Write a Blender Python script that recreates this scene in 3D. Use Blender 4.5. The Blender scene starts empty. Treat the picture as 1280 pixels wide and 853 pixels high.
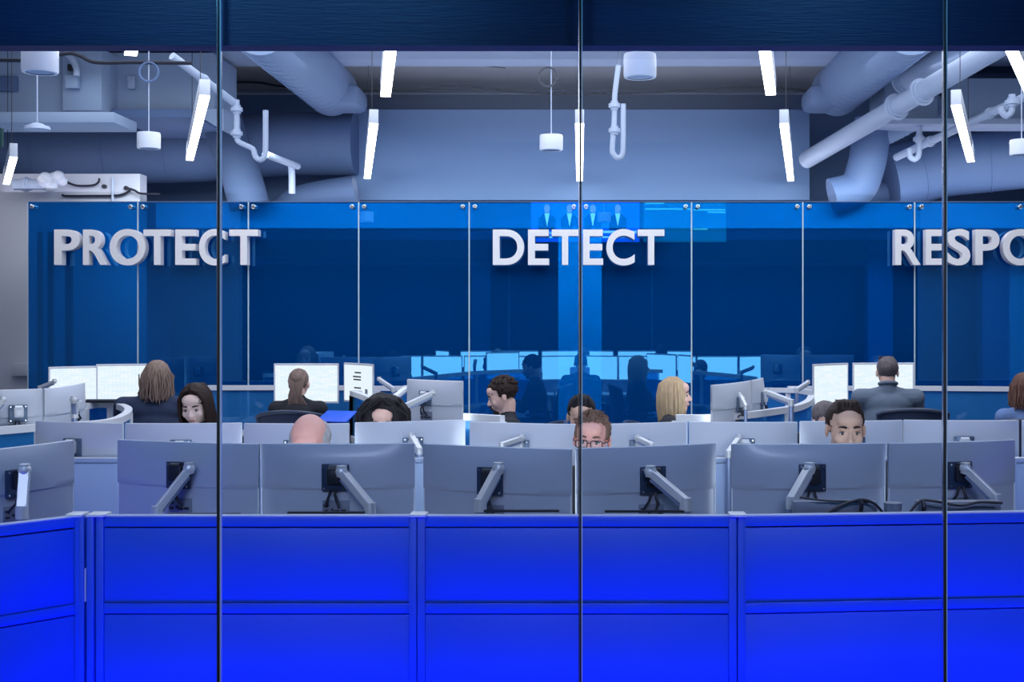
import bpy, bmesh, math, random
from mathutils import Vector, Matrix, noise
random.seed(7)
S = bpy.context.scene
C = bpy.data.collections.new('scene'); S.collection.children.link(C)
PI = math.pi
F, CX, CY, CH = 1550.0, 725.0, 400.0, 1.72

def W(x, y, Y):
    return Vector(((x-CX)/F*Y, Y, CH-(y-CY)/F*Y))
def XS(x, s):
    return ((x-CX)/s, F/s)

# ------------------------------------------------------------------ materials
def mat(name, col, rough=.5, metal=0, emit=None, es=0, bump=0, bscale=40, spec=.5, var=0, vscale=6, stretch=None, coat=0):
    m = bpy.data.materials.new(name); m.use_nodes = True
    nt = m.node_tree; b = nt.nodes['Principled BSDF']
    b.inputs['Base Color'].default_value = (*col, 1)
    b.inputs['Roughness'].default_value = rough
    b.inputs['Metallic'].default_value = metal
    b.inputs['Specular IOR Level'].default_value = spec
    b.inputs['Coat Weight'].default_value = coat
    if emit:
        b.inputs['Emission Color'].default_value = (*emit, 1)
        b.inputs['Emission Strength'].default_value = es
    if bump or var:
        tc = nt.nodes.new('ShaderNodeTexCoord')
        mp = nt.nodes.new('ShaderNodeMapping')
        nt.links.new(tc.outputs['Object'], mp.inputs[0])
        if stretch: mp.inputs['Scale'].default_value = stretch
    if var:
        n = nt.nodes.new('ShaderNodeTexNoise'); n.inputs['Scale'].default_value = vscale
        n.inputs['Detail'].default_value = 4
        nt.links.new(mp.outputs[0], n.inputs[0])
        mx = nt.nodes.new('ShaderNodeMix'); mx.data_type = 'RGBA'
        mx.inputs[6].default_value = (*[max(0, c*(1-var)) for c in col], 1)
        mx.inputs[7].default_value = (*[min(1, c*(1+var)) for c in col], 1)
        nt.links.new(n.outputs[0], mx.inputs[0])
        nt.links.new(mx.outputs[2], b.inputs['Base Color'])
    if bump:
        n2 = nt.nodes.new('ShaderNodeTexNoise'); n2.inputs['Scale'].default_value = bscale
        nt.links.new(mp.outputs[0], n2.inputs[0])
        bp = nt.nodes.new('ShaderNodeBump'); bp.inputs['Strength'].default_value = bump
        bp.inputs['Distance'].default_value = .01
        nt.links.new(n2.outputs[0], bp.inputs['Height'])
        nt.links.new(bp.outputs[0], b.inputs['Normal'])
    return m

def glassmat(name, tint, gcol, fac, base=None, bfac=0, rough=0.0, fres=False):
    m = bpy.data.materials.new(name); m.use_nodes = True
    nt = m.node_tree; nt.nodes.clear(); N = nt.nodes.new; L = nt.links.new
    o = N('ShaderNodeOutputMaterial'); t = N('ShaderNodeBsdfTransparent'); g = N('ShaderNodeBsdfGlossy')
    t.inputs[0].default_value = (*tint, 1); g.inputs[0].default_value = (*gcol, 1); g.inputs['Roughness'].default_value = rough
    mx = N('ShaderNodeMixShader'); L(t.outputs[0], mx.inputs[1]); L(g.outputs[0], mx.inputs[2])
    mx.inputs[0].default_value = fac
    if fres:
        fr = N('ShaderNodeFresnel'); fr.inputs[0].default_value = 1.45
        ma = N('ShaderNodeMath'); ma.operation = 'MULTIPLY'; ma.inputs[1].default_value = fac
        L(fr.outputs[0], ma.inputs[0]); L(ma.outputs[0], mx.inputs[0])
    last = mx
    if base:
        d = N('ShaderNodeBsdfDiffuse'); d.inputs[0].default_value = (*base, 1)
        m2 = N('ShaderNodeMixShader'); m2.inputs[0].default_value = bfac
        L(mx.outputs[0], m2.inputs[1]); L(d.outputs[0], m2.inputs[2]); last = m2
    L(last.outputs[0], o.inputs[0])
    return m

def emis(name, col, st):
    m = bpy.data.materials.new(name); m.use_nodes = True
    nt = m.node_tree; nt.nodes.clear()
    o = nt.nodes.new('ShaderNodeOutputMaterial'); e = nt.nodes.new('ShaderNodeEmission')
    e.inputs[0].default_value = (*col, 1); e.inputs[1].default_value = st
    nt.links.new(e.outputs[0], o.inputs[0]); return m

def screenmat(name, st, c1=(.80, .93, 1), c2=(.93, .98, 1), rows=26):
    """bright window with faint rows and columns of content"""
    m = bpy.data.materials.new(name); m.use_nodes = True
    nt = m.node_tree; nt.nodes.clear(); N = nt.nodes.new; L = nt.links.new
    o = N('ShaderNodeOutputMaterial'); e = N('ShaderNodeEmission')
    tc = N('ShaderNodeTexCoord'); mp = N('ShaderNodeMapping'); L(tc.outputs['Object'], mp.inputs[0])
    mp.inputs['Rotation'].default_value = (PI/2, 0, 0)
    br = N('ShaderNodeTexBrick'); L(mp.outputs[0], br.inputs[0])
    br.inputs['Color1'].default_value = (*c1, 1); br.inputs['Color2'].default_value = (*c2, 1)
    br.inputs['Mortar'].default_value = (.62, .80, .95, 1)
    br.inputs['Scale'].default_value = rows; br.inputs['Mortar Size'].default_value = .03
    br.inputs['Brick Width'].default_value = 1.6; br.inputs['Row Height'].default_value = .4
    L(br.outputs[0], e.inputs[0]); e.inputs[1].default_value = st
    L(e.outputs[0], o.inputs[0]); return m

M = {}
M['header'] = mat('header_panel', (.004, .028, .10), .5, 0, var=.55, vscale=1.1, bump=.12, bscale=30, stretch=(.4, 1, 6))
M['header_in'] = mat('header_inner', (.006, .012, .03), .6)
M['ceil'] = mat('ceiling_paint', (.44, .42, .43), .9, var=.12, vscale=3, bump=.3, bscale=25)
M['beam'] = mat('beam_paint', (.42, .50, .66), .8, var=.06, vscale=2)
M['soffit'] = mat('soffit_paint', (.23, .36, .62), .8, var=.06, vscale=1.2)
M['duct'] = mat('duct_paint', (.27, .37, .57), .6, var=.07, vscale=2, bump=.05)
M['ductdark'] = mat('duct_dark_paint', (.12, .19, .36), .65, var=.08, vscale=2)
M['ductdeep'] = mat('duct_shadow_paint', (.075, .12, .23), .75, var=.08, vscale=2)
M['boxduct'] = mat('box_duct_paint', (.36, .46, .63), .7, var=.06, vscale=3)
M['pipe'] = mat('pipe_paint', (.48, .56, .72), .5, var=.05)
M['white'] = mat('white_enamel', (.80, .84, .95), .3)
M['whitewall'] = mat('white_wall_paint', (.62, .64, .72), .85, var=.05, vscale=2)
M['darkwall'] = mat('dark_wall_paint', (.045, .06, .10), .8, var=.2, vscale=1.5)
M['recess'] = mat('recess_wall', (.08, .11, .18), .85, var=.2)
M['cable'] = mat('black_cable', (.012, .014, .03), .5)
M['black'] = mat('black_plastic', (.015, .018, .03), .45)
M['dark'] = mat('dark_seal', (.02, .02, .022), .5)
M['steel'] = mat('brushed_steel', (.75, .77, .8), .22, 1)
M['edge'] = mat('glass_edge', (.62, .74, .80), .2, 0, spec=.8)
M['part'] = mat('partition_blue_light', (.02, .11, .74), .45, var=.03, vscale=3)  # blue of the floor strip's light put into the panel colour
M['part_top'] = mat('partition_cap', (.42, .50, .78), .4)
M['part2'] = mat('pale_partition', (.42, .54, .78), .5, var=.03)
M['rail'] = mat('white_rail', (.78, .80, .86), .4)
M['shell'] = mat('monitor_silver', (.44, .49, .62), .36, .0, coat=.15, var=.02)
M['shell2'] = mat('monitor_white', (.66, .70, .80), .4, var=.02)
M['bezel_highlight'] = mat('bezel_highlight_silver', (.86, .88, .94), .3)  # bright tone painted for the ceiling-light highlight on monitor edges
M['port'] = mat('port_recess', (.20, .23, .32), .5)
M['plate'] = mat('vesa_plate', (.045, .075, .15), .28, .4)
M['plate2'] = mat('vesa_plate_far', (.13, .19, .29), .3, .4)
M['arm'] = mat('arm_silver', (.72, .74, .78), .42, .4)
M['armlow'] = mat('arm_post', (.30, .38, .60), .3, .5)
M['desk'] = mat('desk_laminate', (.62, .66, .74), .45)
M['floor'] = mat('floor_carpet', (.10, .12, .18), .95, var=.2, vscale=20, bump=.3, bscale=200)
M['chair'] = mat('chair_mesh', (.018, .03, .075), .6, bump=.2, bscale=300)
M['chairf'] = mat('chair_frame', (.04, .055, .10), .35)
M['lamp'] = emis('lamp_diffuser', (1, .98, .95), 9)
M['lampbody'] = mat('lamp_body', (.62, .66, .74), .4)
M['scr_back'] = screenmat('screen_lit', 4.0)
M['scr'] = screenmat('screen_white', 1.05)
M['scr_doc'] = emis('screen_document', (.86, .96, 1), 1.0)
M['text'] = mat('screen_text', (.02, .03, .03), .6)
M['letter'] = mat('letter_white', (.95, .93, .95), .45)
M['blueglass'] = glassmat('blue_glass', (.020, .46, .85), (.16, .62, 1.0), .27, (.0, .125, .44), .27)
M['clear'] = glassmat('clear_glass', (.96, .975, 1.0), (.9, .95, 1), .45, fres=True)
M['panelglass'] = glassmat('rail_glass', (.25, .62, .92), (.4, .7, 1.), .15, (.06, .38, .80), .35)
M['column'] = mat('column_paint', (.85, .88, .95), .7)
M['greenbox'] = mat('dark_green', (.01, .06, .06), .5)

# ------------------------------------------------------------------ mesh helpers
class MB:
    def __init__(s): s.bm = bmesh.new()
    def box(s, c, d, rz=0, Mx=None, bev=0):
        T = Matrix.Translation(c) @ (Mx if Mx else Matrix.Rotation(rz, 4, 'Z')) @ Matrix.Diagonal((*d, 1))
        r = bmesh.ops.create_cube(s.bm, size=1, matrix=T)
        if bev:
            es = list({e for v in r['verts'] for e in v.link_edges})
            bmesh.ops.bevel(s.bm, geom=es, offset=bev, segments=2, affect='EDGES', profile=.5)
        return s
    def cone(s, p0, p1, r0, r1=None, n=14, cap=True):
        p0, p1 = Vector(p0), Vector(p1); d = p1-p0; r1 = r0 if r1 is None else r1
        T = Matrix.Translation((p0+p1)/2) @ d.to_track_quat('Z', 'Y').to_matrix().to_4x4()
        bmesh.ops.create_cone(s.bm, cap_ends=cap, segments=n, radius1=r0, radius2=r1, depth=d.length, matrix=T); return s
    def ell(s, c, r, Mx=None, u=16, v=10):
        T = Matrix.Translation(c) @ (Mx if Mx else Matrix.Identity(4)) @ Matrix.Diagonal((*(r if hasattr(r, '__len__') else (r, r, r)), 1))
        bmesh.ops.create_uvsphere(s.bm, u_segments=u, v_segments=v, radius=1, matrix=T); return s
    def cap(s, p0, p1, r0, r1=None, n=12):
        r1 = r0 if r1 is None else r1
        s.cone(p0, p1, r0, r1, n); s.ell(p0, r0, u=n, v=8); s.ell(p1, r1, u=n, v=8); return s
    def tube(s, pts, r, n=8, closed=False, flat=None):
        pts = [Vector(p) for p in pts]; N = len(pts); rings = []
        prev = None
        for i, p in enumerate(pts):
            a = pts[(i-1) % N] if (closed or i > 0) else p
            b = pts[(i+1) % N] if (closed or i < N-1) else p
            t = (b-a).normalized()
            if prev is None:
                up = Vector((0, 0, 1)) if abs(t.z) < .9 else Vector((1, 0, 0))
                x = t.cross(up).normalized()
            else:
                x = (prev - t*prev.dot(t)).normalized()
            prev = x; y = t.cross(x)
            rr = r[i] if hasattr(r, '__len__') else r
            rings.append([s.bm.verts.new(p + (x*math.cos(2*PI*k/n) + y*math.sin(2*PI*k/n)*(flat or 1))*rr) for k in range(n)])
        for i in range(N if closed else N-1):
            A, B = rings[i], rings[(i+1) % N]
            for k in range(n):
                s.bm.faces.new((A[k], A[(k+1) % n], B[(k+1) % n], B[k]))
        if not closed:
            s.bm.faces.new(rings[0][::-1]); s.bm.faces.new(rings[-1])
        return s
    def strip(s, pts, w, h):
        """rectangular bar swept along plan points (top centre line)"""
        pts = [Vector(p) for p in pts]; rings = []
        for i, p in enumerate(pts):
            t = (pts[min(i+1, len(pts)-1)]-pts[max(i-1, 0)]); t.z = 0; t.normalize()
            nrm = Vector((-t.y, t.x, 0))*w/2
            rings.append([s.bm.verts.new(q) for q in (p-nrm, p+nrm, p+nrm-Vector((0, 0, h)), p-nrm-Vector((0, 0, h)))])
        for A, B in zip(rings, rings[1:]):
            for k in range(4): s.bm.faces.new((A[k], A[(k+1) % 4], B[(k+1) % 4], B[k]))
        s.bm.faces.new(rings[0][::-1]); s.bm.faces.new(rings[-1]); return s
    def poly(s, vs): s.bm.faces.new([s.bm.verts.new(v) for v in vs]); return s
    def prism(s, poly, d, Mx=None):
        """poly of (x,z) extruded along y by d"""
        A = [s.bm.verts.new((x, 0, z)) for x, z in poly]; B = [s.bm.verts.new((x, d, z)) for x, z in poly]
        s.bm.faces.new(A); s.bm.faces.new(B[::-1])
        for k in range(len(A)):
            k2 = (k+1) % len(A); s.bm.faces.new((A[k], B[k], B[k2], A[k2]))
        if Mx: bmesh.ops.transform(s.bm, matrix=Mx, verts=A+B)
        return s

def obj(name, mb, m, parent=None, loc=None, smooth=35, **kw):
    bm = mb.bm if isinstance(mb, MB) else mb
    bmesh.ops.recalc_face_normals(bm, faces=bm.faces)
    me = bpy.data.meshes.new(name); bm.to_mesh(me); bm.free()
    me.materials.append(m)
    if smooth:
        me.polygons.foreach_set('use_smooth', [True]*len(me.polygons))
        me.set_sharp_from_angle(angle=math.radians(smooth))
    o = bpy.data.objects.new(name, me); C.objects.link(o)
    if parent: o.parent = parent
    if loc: o.location = loc
    for k, v in kw.items(): o[k] = v
    return o
def thing(name, label, cat, loc=(0, 0, 0), rz=0, group=None):
    o = bpy.data.objects.new(name, None); C.objects.link(o); o.empty_display_size = .1
    o.location = loc; o.rotation_euler = (0, 0, rz); o['label'] = label; o['category'] = cat
    if group: o['group'] = group
    return o
def tag(o, label, cat, group=None):
    o['label'] = label; o['category'] = cat
    if group: o['group'] = group
    return o
def struct(name, mb, m, parent=None, smooth=35):
    o = obj(name, mb, m, parent, smooth=smooth)
    if not parent: o['kind'] = 'structure'
    return o

# ------------------------------------------------------------------ camera
cam = bpy.data.cameras.new('camera'); co = bpy.data.objects.new('camera', cam); S.collection.objects.link(co)
co.location = (0, 0, CH); co.rotation_euler = (PI/2, 0, 0)
cam.sensor_width = 36; cam.lens = F*36/1280
cam.shift_x = (640-CX)/1280; cam.shift_y = (CY-426.5)/1280
cam.clip_start = .05; cam.clip_end = 200
S.camera = co

# ------------------------------------------------------------------ room shell
YG = 11.48
struct('floor', MB().box((0, 7, -.05), (17, 22, .1)), M['floor'])
struct('ceiling', MB().box((0, 10, 4.67), (17, 12.8, .1)), M['ceil'])
struct('wall_left', MB().box((-8.3, 9.9, 2.3), (.2, 12.6, 4.7)), M['whitewall'])
struct('wall_right', MB().box((8.3, 9.9, 2.3), (.2, 12.6, 4.7)), M['darkwall'])
struct('wall_back', MB().box((0, 15.9, 2.3), (16.4, .2, 4.7)), M['soffit'])
# dark inner wall of the room seen through the blue glass, and white wall left of it
struct('wall_inner', MB().box((2, 15.2, 1.35), (14, .1, 2.7)), M['darkwall'])
xw = W(175, 0, 12.9).x
mb = MB().box(((xw-8.2)/2, 13.0, 1.62), (xw+8.2, .2, 3.24))
struct('wall_left_back', mb, M['whitewall'])
struct('trim_1', MB().box(((W(17, 0, 12.88).x+W(60, 0, 12.88).x)/2, 12.86, W(0, 462, 12.86).z), (.36, .05, .14), bev=.01), M['whitewall'])
# bulkhead band behind the top of the blue glass
struct('trim_2', MB().box((2.0, 13.7, 2.85), (13.2, .5, .27)), M['white'])
# column behind the glass
struct('column', MB().box(((W(698, 0, 13.2).x+W(752, 0, 13.2).x)/2, 13.3, 1.36), (W(752, 0, 13.2).x-W(698, 0, 13.2).x, .3, 2.71)), M['column'])
for i, (a, b, mt) in enumerate(((590, 613, 'recess'), (1085, 1116, 'ductdark'), (1228, 1262, 'ductdark'), (1262, 1330, 'whitewall'))):
    xa, xb = W(a, 0, 14.6).x, W(b, 0, 14.6).x
    struct('trim_%d' % (3+i), MB().box(((xa+xb)/2, 14.7, 1.3), (xb-xa, .2, 2.6)), M[mt])
# dark posts and door frame seen through left end of the glass
for i, (a, b) in enumerate(((48, 52), (61, 66), (83, 90))):
    xa, xb = W(a, 0, 12.4).x, W(b, 0, 12.4).x
    struct('trim_%d' % (8+i), MB().box(((xa+xb)/2, 12.4, 1.3), (xb-xa, .06, 2.6)), M['black'])
# header above the room, and the inner face
Z0 = 2.535
Z0 = 2.563
struct('wall_front_header', MB().box((0, 3.85, (Z0+4.7)/2+.0), (10, .08, 4.7-Z0)), M['header'])
struct('wall_front_header_inner', MB().box((0, 3.93, 3.2), (12, .06, 1.1)), M['header_in'])
# small notch plate under the header at the middle joint
# wall to the left and right of the front glass
struct('wall_front_left', MB().box((-7.0, 3.95, 2.3), (3.6, .2, 4.7)), M['whitewall'])
struct('wall_front_right', MB().box((7.0, 3.95, 2.3), (3.6, .2, 4.7)), M['whitewall'])
# lobby behind the camera
struct('wall_lobby', MB().box((0, -3.6, 2.3), (17, .2, 4.7)), M['header_in'])

# front glass: panes and polished joints
YF = 3.78
seams = [-178, 274.5, 725.5, 1180.5, 1632]
for i in range(4):
    xa, xb = W(seams[i], 0, YF).x+.006, W(seams[i+1], 0, YF).x-.006
    p = struct('window_%d' % (i+1), MB().poly([(xa, YF, 0), (xb, YF, 0), (xb, YF, 4.6), (xa, YF, 4.6)]), M['clear'])
for i in range(1, 4):
    x = W(seams[i], 0, YF).x
    r = struct('window_joint_%d' % i, MB().box((x, YF, 2.3), (.0055, .012, 4.6)), M['dark'])
    for k in (-1, 1):
        struct('glass_edge', MB().box((x+k*.0048, YF-.002, 2.3), (.0026, .016, 4.6)), M['edge' if k > 0 else 'steel'], r)

# ------------------------------------------------------------------ ceiling structures
bz = CH+2.7
tag(obj('ceiling_beam', MB().box((0, 12.75, (bz+4.62)/2), (16, .9, 4.62-bz)), M['beam']), 'pale painted beam running across the whole ceiling just under the dark header', 'beam')
tag(obj('ceiling_soffit', MB().box((W(725.5, 0, 14.5).x, 15.0, (3.12+4.18)/2), (W(1012, 0, 14.5).x-W(439, 0, 14.5).x, 1.0, 1.06), bev=.004), M['soffit']),
    'large rectangular blue-grey box soffit above the middle word of the sign', 'soffit')
# conduit along the back and cables
for zz, lab in ((W(0, 117, 15.4).z, 'thin pale conduit running straight along the back of the ceiling'),):
    t = obj('conduit', MB().tube([(-6.5, 15.4, zz), (6.5, 15.4, zz)], .014), M['pipe']); tag(t, lab, 'conduit')
tag(obj('conduit', MB().tube([(-6.5, 15.6, zz+.07), (6.5, 15.6, zz+.07)], .010), M['pipe']), 'thinner pale conduit running behind and above the straight ceiling conduit', 'conduit')
def cable(name, px, Y, r, label, m='cable', n=6):
    pts = [W(x, y, Y) for x, y in px]
    P = []
    for i in range(len(pts)-1):
        p0 = pts[max(i-1, 0)]; p1 = pts[i]; p2 = pts[i+1]; p3 = pts[min(i+2, len(pts)-1)]
        for k in range(n):
            t = k/n
            P.append(.5*((2*p1)+(p2-p0)*t+(2*p0-5*p1+4*p2-p3)*t*t+(3*p1-p0-3*p2+p3)*t**3))
    P.append(pts[-1])
    return tag(obj(name, MB().tube(P, r), M[m]), label, 'cable')
cable('ceiling_cable', [(262, 103), (318, 103), (345, 107), (378, 110), (440, 114), (520, 113), (572, 107), (640, 114), (700, 117), (800, 116), (880, 112), (960, 109), (1040, 118)], 14.9, .014, 'black cable drooping along the back of the ceiling above the soffit')
cable('ceiling_cable', [(-10, 75), (40, 75), (84, 67), (100, 70), (120, 78), (170, 78), (240, 79)], 10.2, .016, 'black cable sagging past the white drum at the upper left')
cable('ceiling_cable', [(480, 80), (545, 80), (600, 82), (632, 85)], 13.9, .006, 'thin dark wire on the ceiling left of the middle glass joint')
# linear pendant lights: (near px), (far px), z above camera
HL = 1.6
def lamp(nx, ny, fx, fy, label, w=.074, HL=HL):
    A = W(nx, ny, F*HL/(CY-ny)); B = W(fx, fy, F*HL/(CY-fy))
    d = B-A; L = d.length; rz = math.atan2(d.y, d.x)
    t = thing('pendant_light', label, 'pendant light', (A+B)/2, rz, 'linear pendant lights')
    obj('housing', MB().box((0, 0, .062), (L, w, .115), bev=.003), M['lampbody'], t)
    obj('diffuser', MB().box((0, 0, .0), (L-.004, w-.004, .012)), M['lamp'], t)
    for k in (-.28, .28):
        obj('suspension_wire', MB().tube([(k*L, 0, .12), (k*L, 0, 4.62-A.z)], .0035, 5), M['black'], t)
    return t
lamp(467.3, 155, 459, 223, 'lit linear pendant hanging in front of the left end of the soffit')
lamp(724.5, 155, 724.5, 226, 'lit linear pendant seen behind the middle glass joint')
lamp(980, 155, 988.5, 226, 'lit linear pendant hanging in front of the soffit right edge')
lamp(256, 120, 237, 200, 'lit linear pendant just left of the first glass joint')
lamp(1195, 132, 1213.5, 202, 'lit linear pendant just right of the third glass joint')
lamp(17, 197, 8, 230, 'short lit linear pendant at the far left edge, lowest of all', .062, 1.35)
lamp(490.5, 40, 482, 120, 'lit linear pendant cut by the dark header, left of the middle joint')
lamp(953, 40, 963.5, 118, 'lit linear pendant cut by the dark header, right of the middle joint')
lamp(1254, 38, 1300, 145, 'lit linear pendant cut by the header at the top right corner')
lamp(176, 25, 163, 68.5, 'lit linear pendant at upper left, only its bright tip showing below the header')

# round ducts running away from viewer with octagonal boots
for sx, lab in ((-1, 'round spiral duct on the left ending beside the soffit'), (1, 'round spiral duct on the right crossing the beam')):
    xf = W(415 if sx < 0 else 1046, 0, 13.9).x
    t = thing('round_duct', lab, 'duct', (xf, 13.9, CH+2.57), 0)
    mb = MB().cone((-.02*sx, -3.2, .0), (0, 0, 0), .285, .285, 40)
    for k in range(16): mb.cone((0, -3.1+k*.2, 0), (0, -3.085+k*.2, 0), .289, .289, 40)
    mb.ell((0, 0, 0), (.285, .09, .285), u=40, v=16)
    obj('duct_tube', mb, M['duct'], t)
    mb = MB().box((-.12*-sx*-1, -.25, -.14), (.56, .6, .24), bev=.08)
    obj('duct_boot', mb, M['duct'], t)
# big horizontal dark ducts
def bigduct(pts, r, label, m='ductdark', ribs=True):
    mb = MB().tube(pts, r, 36)
    if ribs:
        for a, b in zip(pts, pts[1:]):
            a, b = Vector(a), Vector(b); n = max(1, int((b-a).length/.6))
            for k in range(n):
                p = a.lerp(b, (k+.5)/n); q = p+(b-a).normalized()*.02
                mb.cone(p, q, r+.006, r+.006, 36)
    return tag(obj('large_duct', mb, M[m]), label, 'duct')
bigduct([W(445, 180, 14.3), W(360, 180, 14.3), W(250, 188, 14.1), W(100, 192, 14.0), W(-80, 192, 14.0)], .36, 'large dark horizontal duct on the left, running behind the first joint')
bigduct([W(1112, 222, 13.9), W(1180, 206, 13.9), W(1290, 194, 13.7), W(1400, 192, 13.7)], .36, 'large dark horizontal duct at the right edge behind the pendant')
def bend(pxs, Y, r, label, m='ductdark', n=28, rib=0):
    P = [W(x, y, Y) for x, y in pxs]
    Q = []
    for i in range(len(P)-1):
        p0 = P[max(i-1, 0)]; p1 = P[i]; p2 = P[i+1]; p3 = P[min(i+2, len(P)-1)]
        for k in range(8):
            t = k/8; Q.append(.5*((2*p1)+(p2-p0)*t+(2*p0-5*p1+4*p2-p3)*t*t+(3*p1-p0-3*p2+p3)*t**3))
    Q.append(P[-1])
    rr = r if not rib else [r*(1+.05*(k % 2)) for k in range(len(Q))]
    return tag(obj('bent_duct', MB().tube(Q, rr, n), M[m]), label, 'duct')
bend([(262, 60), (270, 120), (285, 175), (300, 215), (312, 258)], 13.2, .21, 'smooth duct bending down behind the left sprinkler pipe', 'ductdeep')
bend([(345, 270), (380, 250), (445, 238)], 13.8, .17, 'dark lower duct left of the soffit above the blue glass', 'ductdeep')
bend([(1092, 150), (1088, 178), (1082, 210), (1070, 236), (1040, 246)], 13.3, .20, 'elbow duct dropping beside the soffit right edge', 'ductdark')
bend([(1094, 170), (1112, 162), (1138, 148), (1172, 126)], 13.3, .14, 'ribbed flexible duct beneath the diagonal pipe', 'duct', 28, 1)
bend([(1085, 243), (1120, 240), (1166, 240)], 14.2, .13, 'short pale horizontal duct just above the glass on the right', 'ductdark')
# diagonal pipes on the right
def pipe(a, b, Ya, Yb, r, label, couplers=(), name='ceiling_pipe'):
    A, B = W(*a, Ya), W(*b, Yb)
    t = thing(name, label, 'pipe', A)
    obj('pipe_run', MB().cone((0, 0, 0), B-A, r, r, 24), M['pipe'], t)
    for c in couplers:
        p = (B-A)*c; q = (B-A).normalized()
        obj('coupling', MB().cone(p-q*.04, p+q*.04, r*1.18, r*1.18, 24).cone(p-q*.012, p+q*.012, r*1.4, r*1.4, 24), M['pipe'], t)
    return t
pipe((1008, 200), (1268, 47), 13.6, 10.4, .095, 'fat pale pipe rising diagonally from soffit corner to third glass joint', (.50, .62))
pipe((1130, 101), (1250, 38), 12.4, 10.6, .12, 'fatter pale pipe end near the beam at upper right', (.04,))
pipe((1120, 197), (1290, 117), 13.2, 11.5, .04, 'thin pale sprinkler pipe rising to the right edge behind the pendant', (.28, .72))
pipe((215, 70), (292, 128), 11.0, 11.6, .036, 'thin pale pipe slanting down left of the first glass joint', (.5,))
# sprinkler drops with U traps
def drop(pts, Y, r, label, flanges=()):
    P0 = [W(x, y, Y) for x, y in pts]; P = []
    for i, p in enumerate(P0):
        if 0 < i < len(P0)-1:
            a = p.lerp(P0[i-1], .3); b = p.lerp(P0[i+1], .3)
            P += [a, (a+b)/4+p/2, b]
        else: P.append(p)
    t = thing('sprinkler_drop', label, 'pipe', P[0])
    obj('drop_pipe', MB().tube([p-P[0] for p in P], r, 10), M['pipe'], t)
    for fx, fy in flanges:
        p = W(fx, fy, Y)-P[0]
        obj('flange', MB().cone(p-Vector((0, 0, .018)), p+Vector((0, 0, .018)), r*2.1, r*2.1, 16).cone(p-Vector((0, 0, .04)), p+Vector((0, 0, .04)), r*1.4, r*1.4, 16), M['pipe'], t)
    return t
drop([(296, 125), (296, 150), (296, 176), (303, 180), (317, 186), (319, 196), (325, 201), (331, 196), (332, 186), (332, 138)], 11.6, .026, 'white sprinkler drop with U bend right of the first glass joint', ((296, 137), (296, 167)))
drop([(776, 60), (768, 120), (768, 150), (766, 176), (765, 190), (770, 197), (776, 197), (779, 190), (779, 130)], 11.6, .026, 'white sprinkler drop with U bend below the drum right of the middle joint', ((768, 132), (768, 163)))
drop([(1149, 152), (1149, 195), (1143, 200), (1137, 196), (1137, 186)], 12.8, .03, 'white sprinkler drop with U bend left of the third glass joint', ((1149, 174),))
drop([(1265, 118), (1265, 140), (1258, 146), (1252, 140), (1252, 134)], 11.0, .03, 'white sprinkler drop with U bend at the right edge', ((1265, 128),))
drop([(364, 206), (365, 220), (365, 242)], 13.2, .035, 'short grey drop pipe above the blue glass left of the soffit')
pipe((332, 193), (372, 208), 11.8, 13.2, .035, 'grey branch pipe running back from the left U bend')
pipe((648, 0), (648, 1), 13, 13, .001, 'x') if False else None

# left boxed ducts
def boxpx(name, x0, y0, x1, y1, Y, d, m, label, cat='duct', bev=.004):
    a, b = W(x0, y0, Y), W(x1, y1, Y)
    return tag(obj(name, MB().box(((a.x+b.x)/2, Y+d/2, (a.z+b.z)/2), (b.x-a.x, d, a.z-b.z), bev=bev), M[m]), label, cat)
boxpx('box_duct', -60, 62, 78, 140, 12.0, .8, 'boxduct', 'large boxy duct unit at far left behind the white drum')
boxpx('box_duct', 78, 60, 127, 138, 11.9, .8, 'boxduct', 'narrow upright boxy duct with switch boxes, right of the left drum')
boxpx('box_duct', 127, 66, 268, 137, 12.3, .8, 'boxduct', 'wide boxy duct between left drum and first glass joint')
t = boxpx('box_duct', -60, 140, 142, 153, 11.4, .6, 'boxduct', 'long flat duct ledge below the boxy ducts at upper left')
boxpx('duct_gap_fill', 140, 136, 245, 147, 12.1, 1.4, 'ductdark', 'dark filler box in the gap under the wide boxy duct beside the ledge end')  # added box hiding the unlit black gap below the duct
A = W(145, 136, 12.2); tag(obj('duct_transition', MB().prism([(0, 0), (1.06, 0), (1.06, -.22), (.70, .0)], .6), M['boxduct'], loc=(A.x, A.y, A.z)), 'wedge shaped duct transition under the wide boxy duct', 'duct')
boxpx('vent_grille', -12, 95, 21, 114, 11.95, .04, 'ductdark', 'grey louvred grille on the far left duct unit', 'vent')
boxpx('electrical_box', 84, 80, 92, 88, 11.84, .05, 'black', 'small black electrical box above the white one on the narrow duct', 'electrical box')
boxpx('electrical_box', 81, 94, 97, 110, 11.82, .07, 'boxduct', 'pale square electrical box with conduit curving into it', 'electrical box')
boxpx('electrical_box', 159, 95, 168, 111, 12.24, .05, 'beam', 'pale upright electrical box on the wide duct beside the cable coil', 'electrical box')
cable('flexible_conduit', [(82, 66), (90, 74), (95, 85), (96, 95)], 11.75, .03, 'pale flexible conduit curving into the square electrical box', 'pipe')
boxpx('box_duct', 1106, 98, 1172, 150, 13.1, .7, 'boxduct', 'pale boxy duct left of the third glass joint behind the diagonal pipe')
boxpx('box_duct', 1190, 98, 1360, 150, 12.9, .7, 'boxduct', 'pale boxy duct right of the third glass joint')
boxpx('duct_ledge', 1104, 148, 1360, 155, 12.7, .5, 'beam', 'pale ledge along the bottom of the right boxy ducts')
boxpx('dark_beam', 1180, 82, 1360, 92, 13.8, .3, 'ductdark', 'dark steel beam above the right boxy duct', 'beam')
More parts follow.
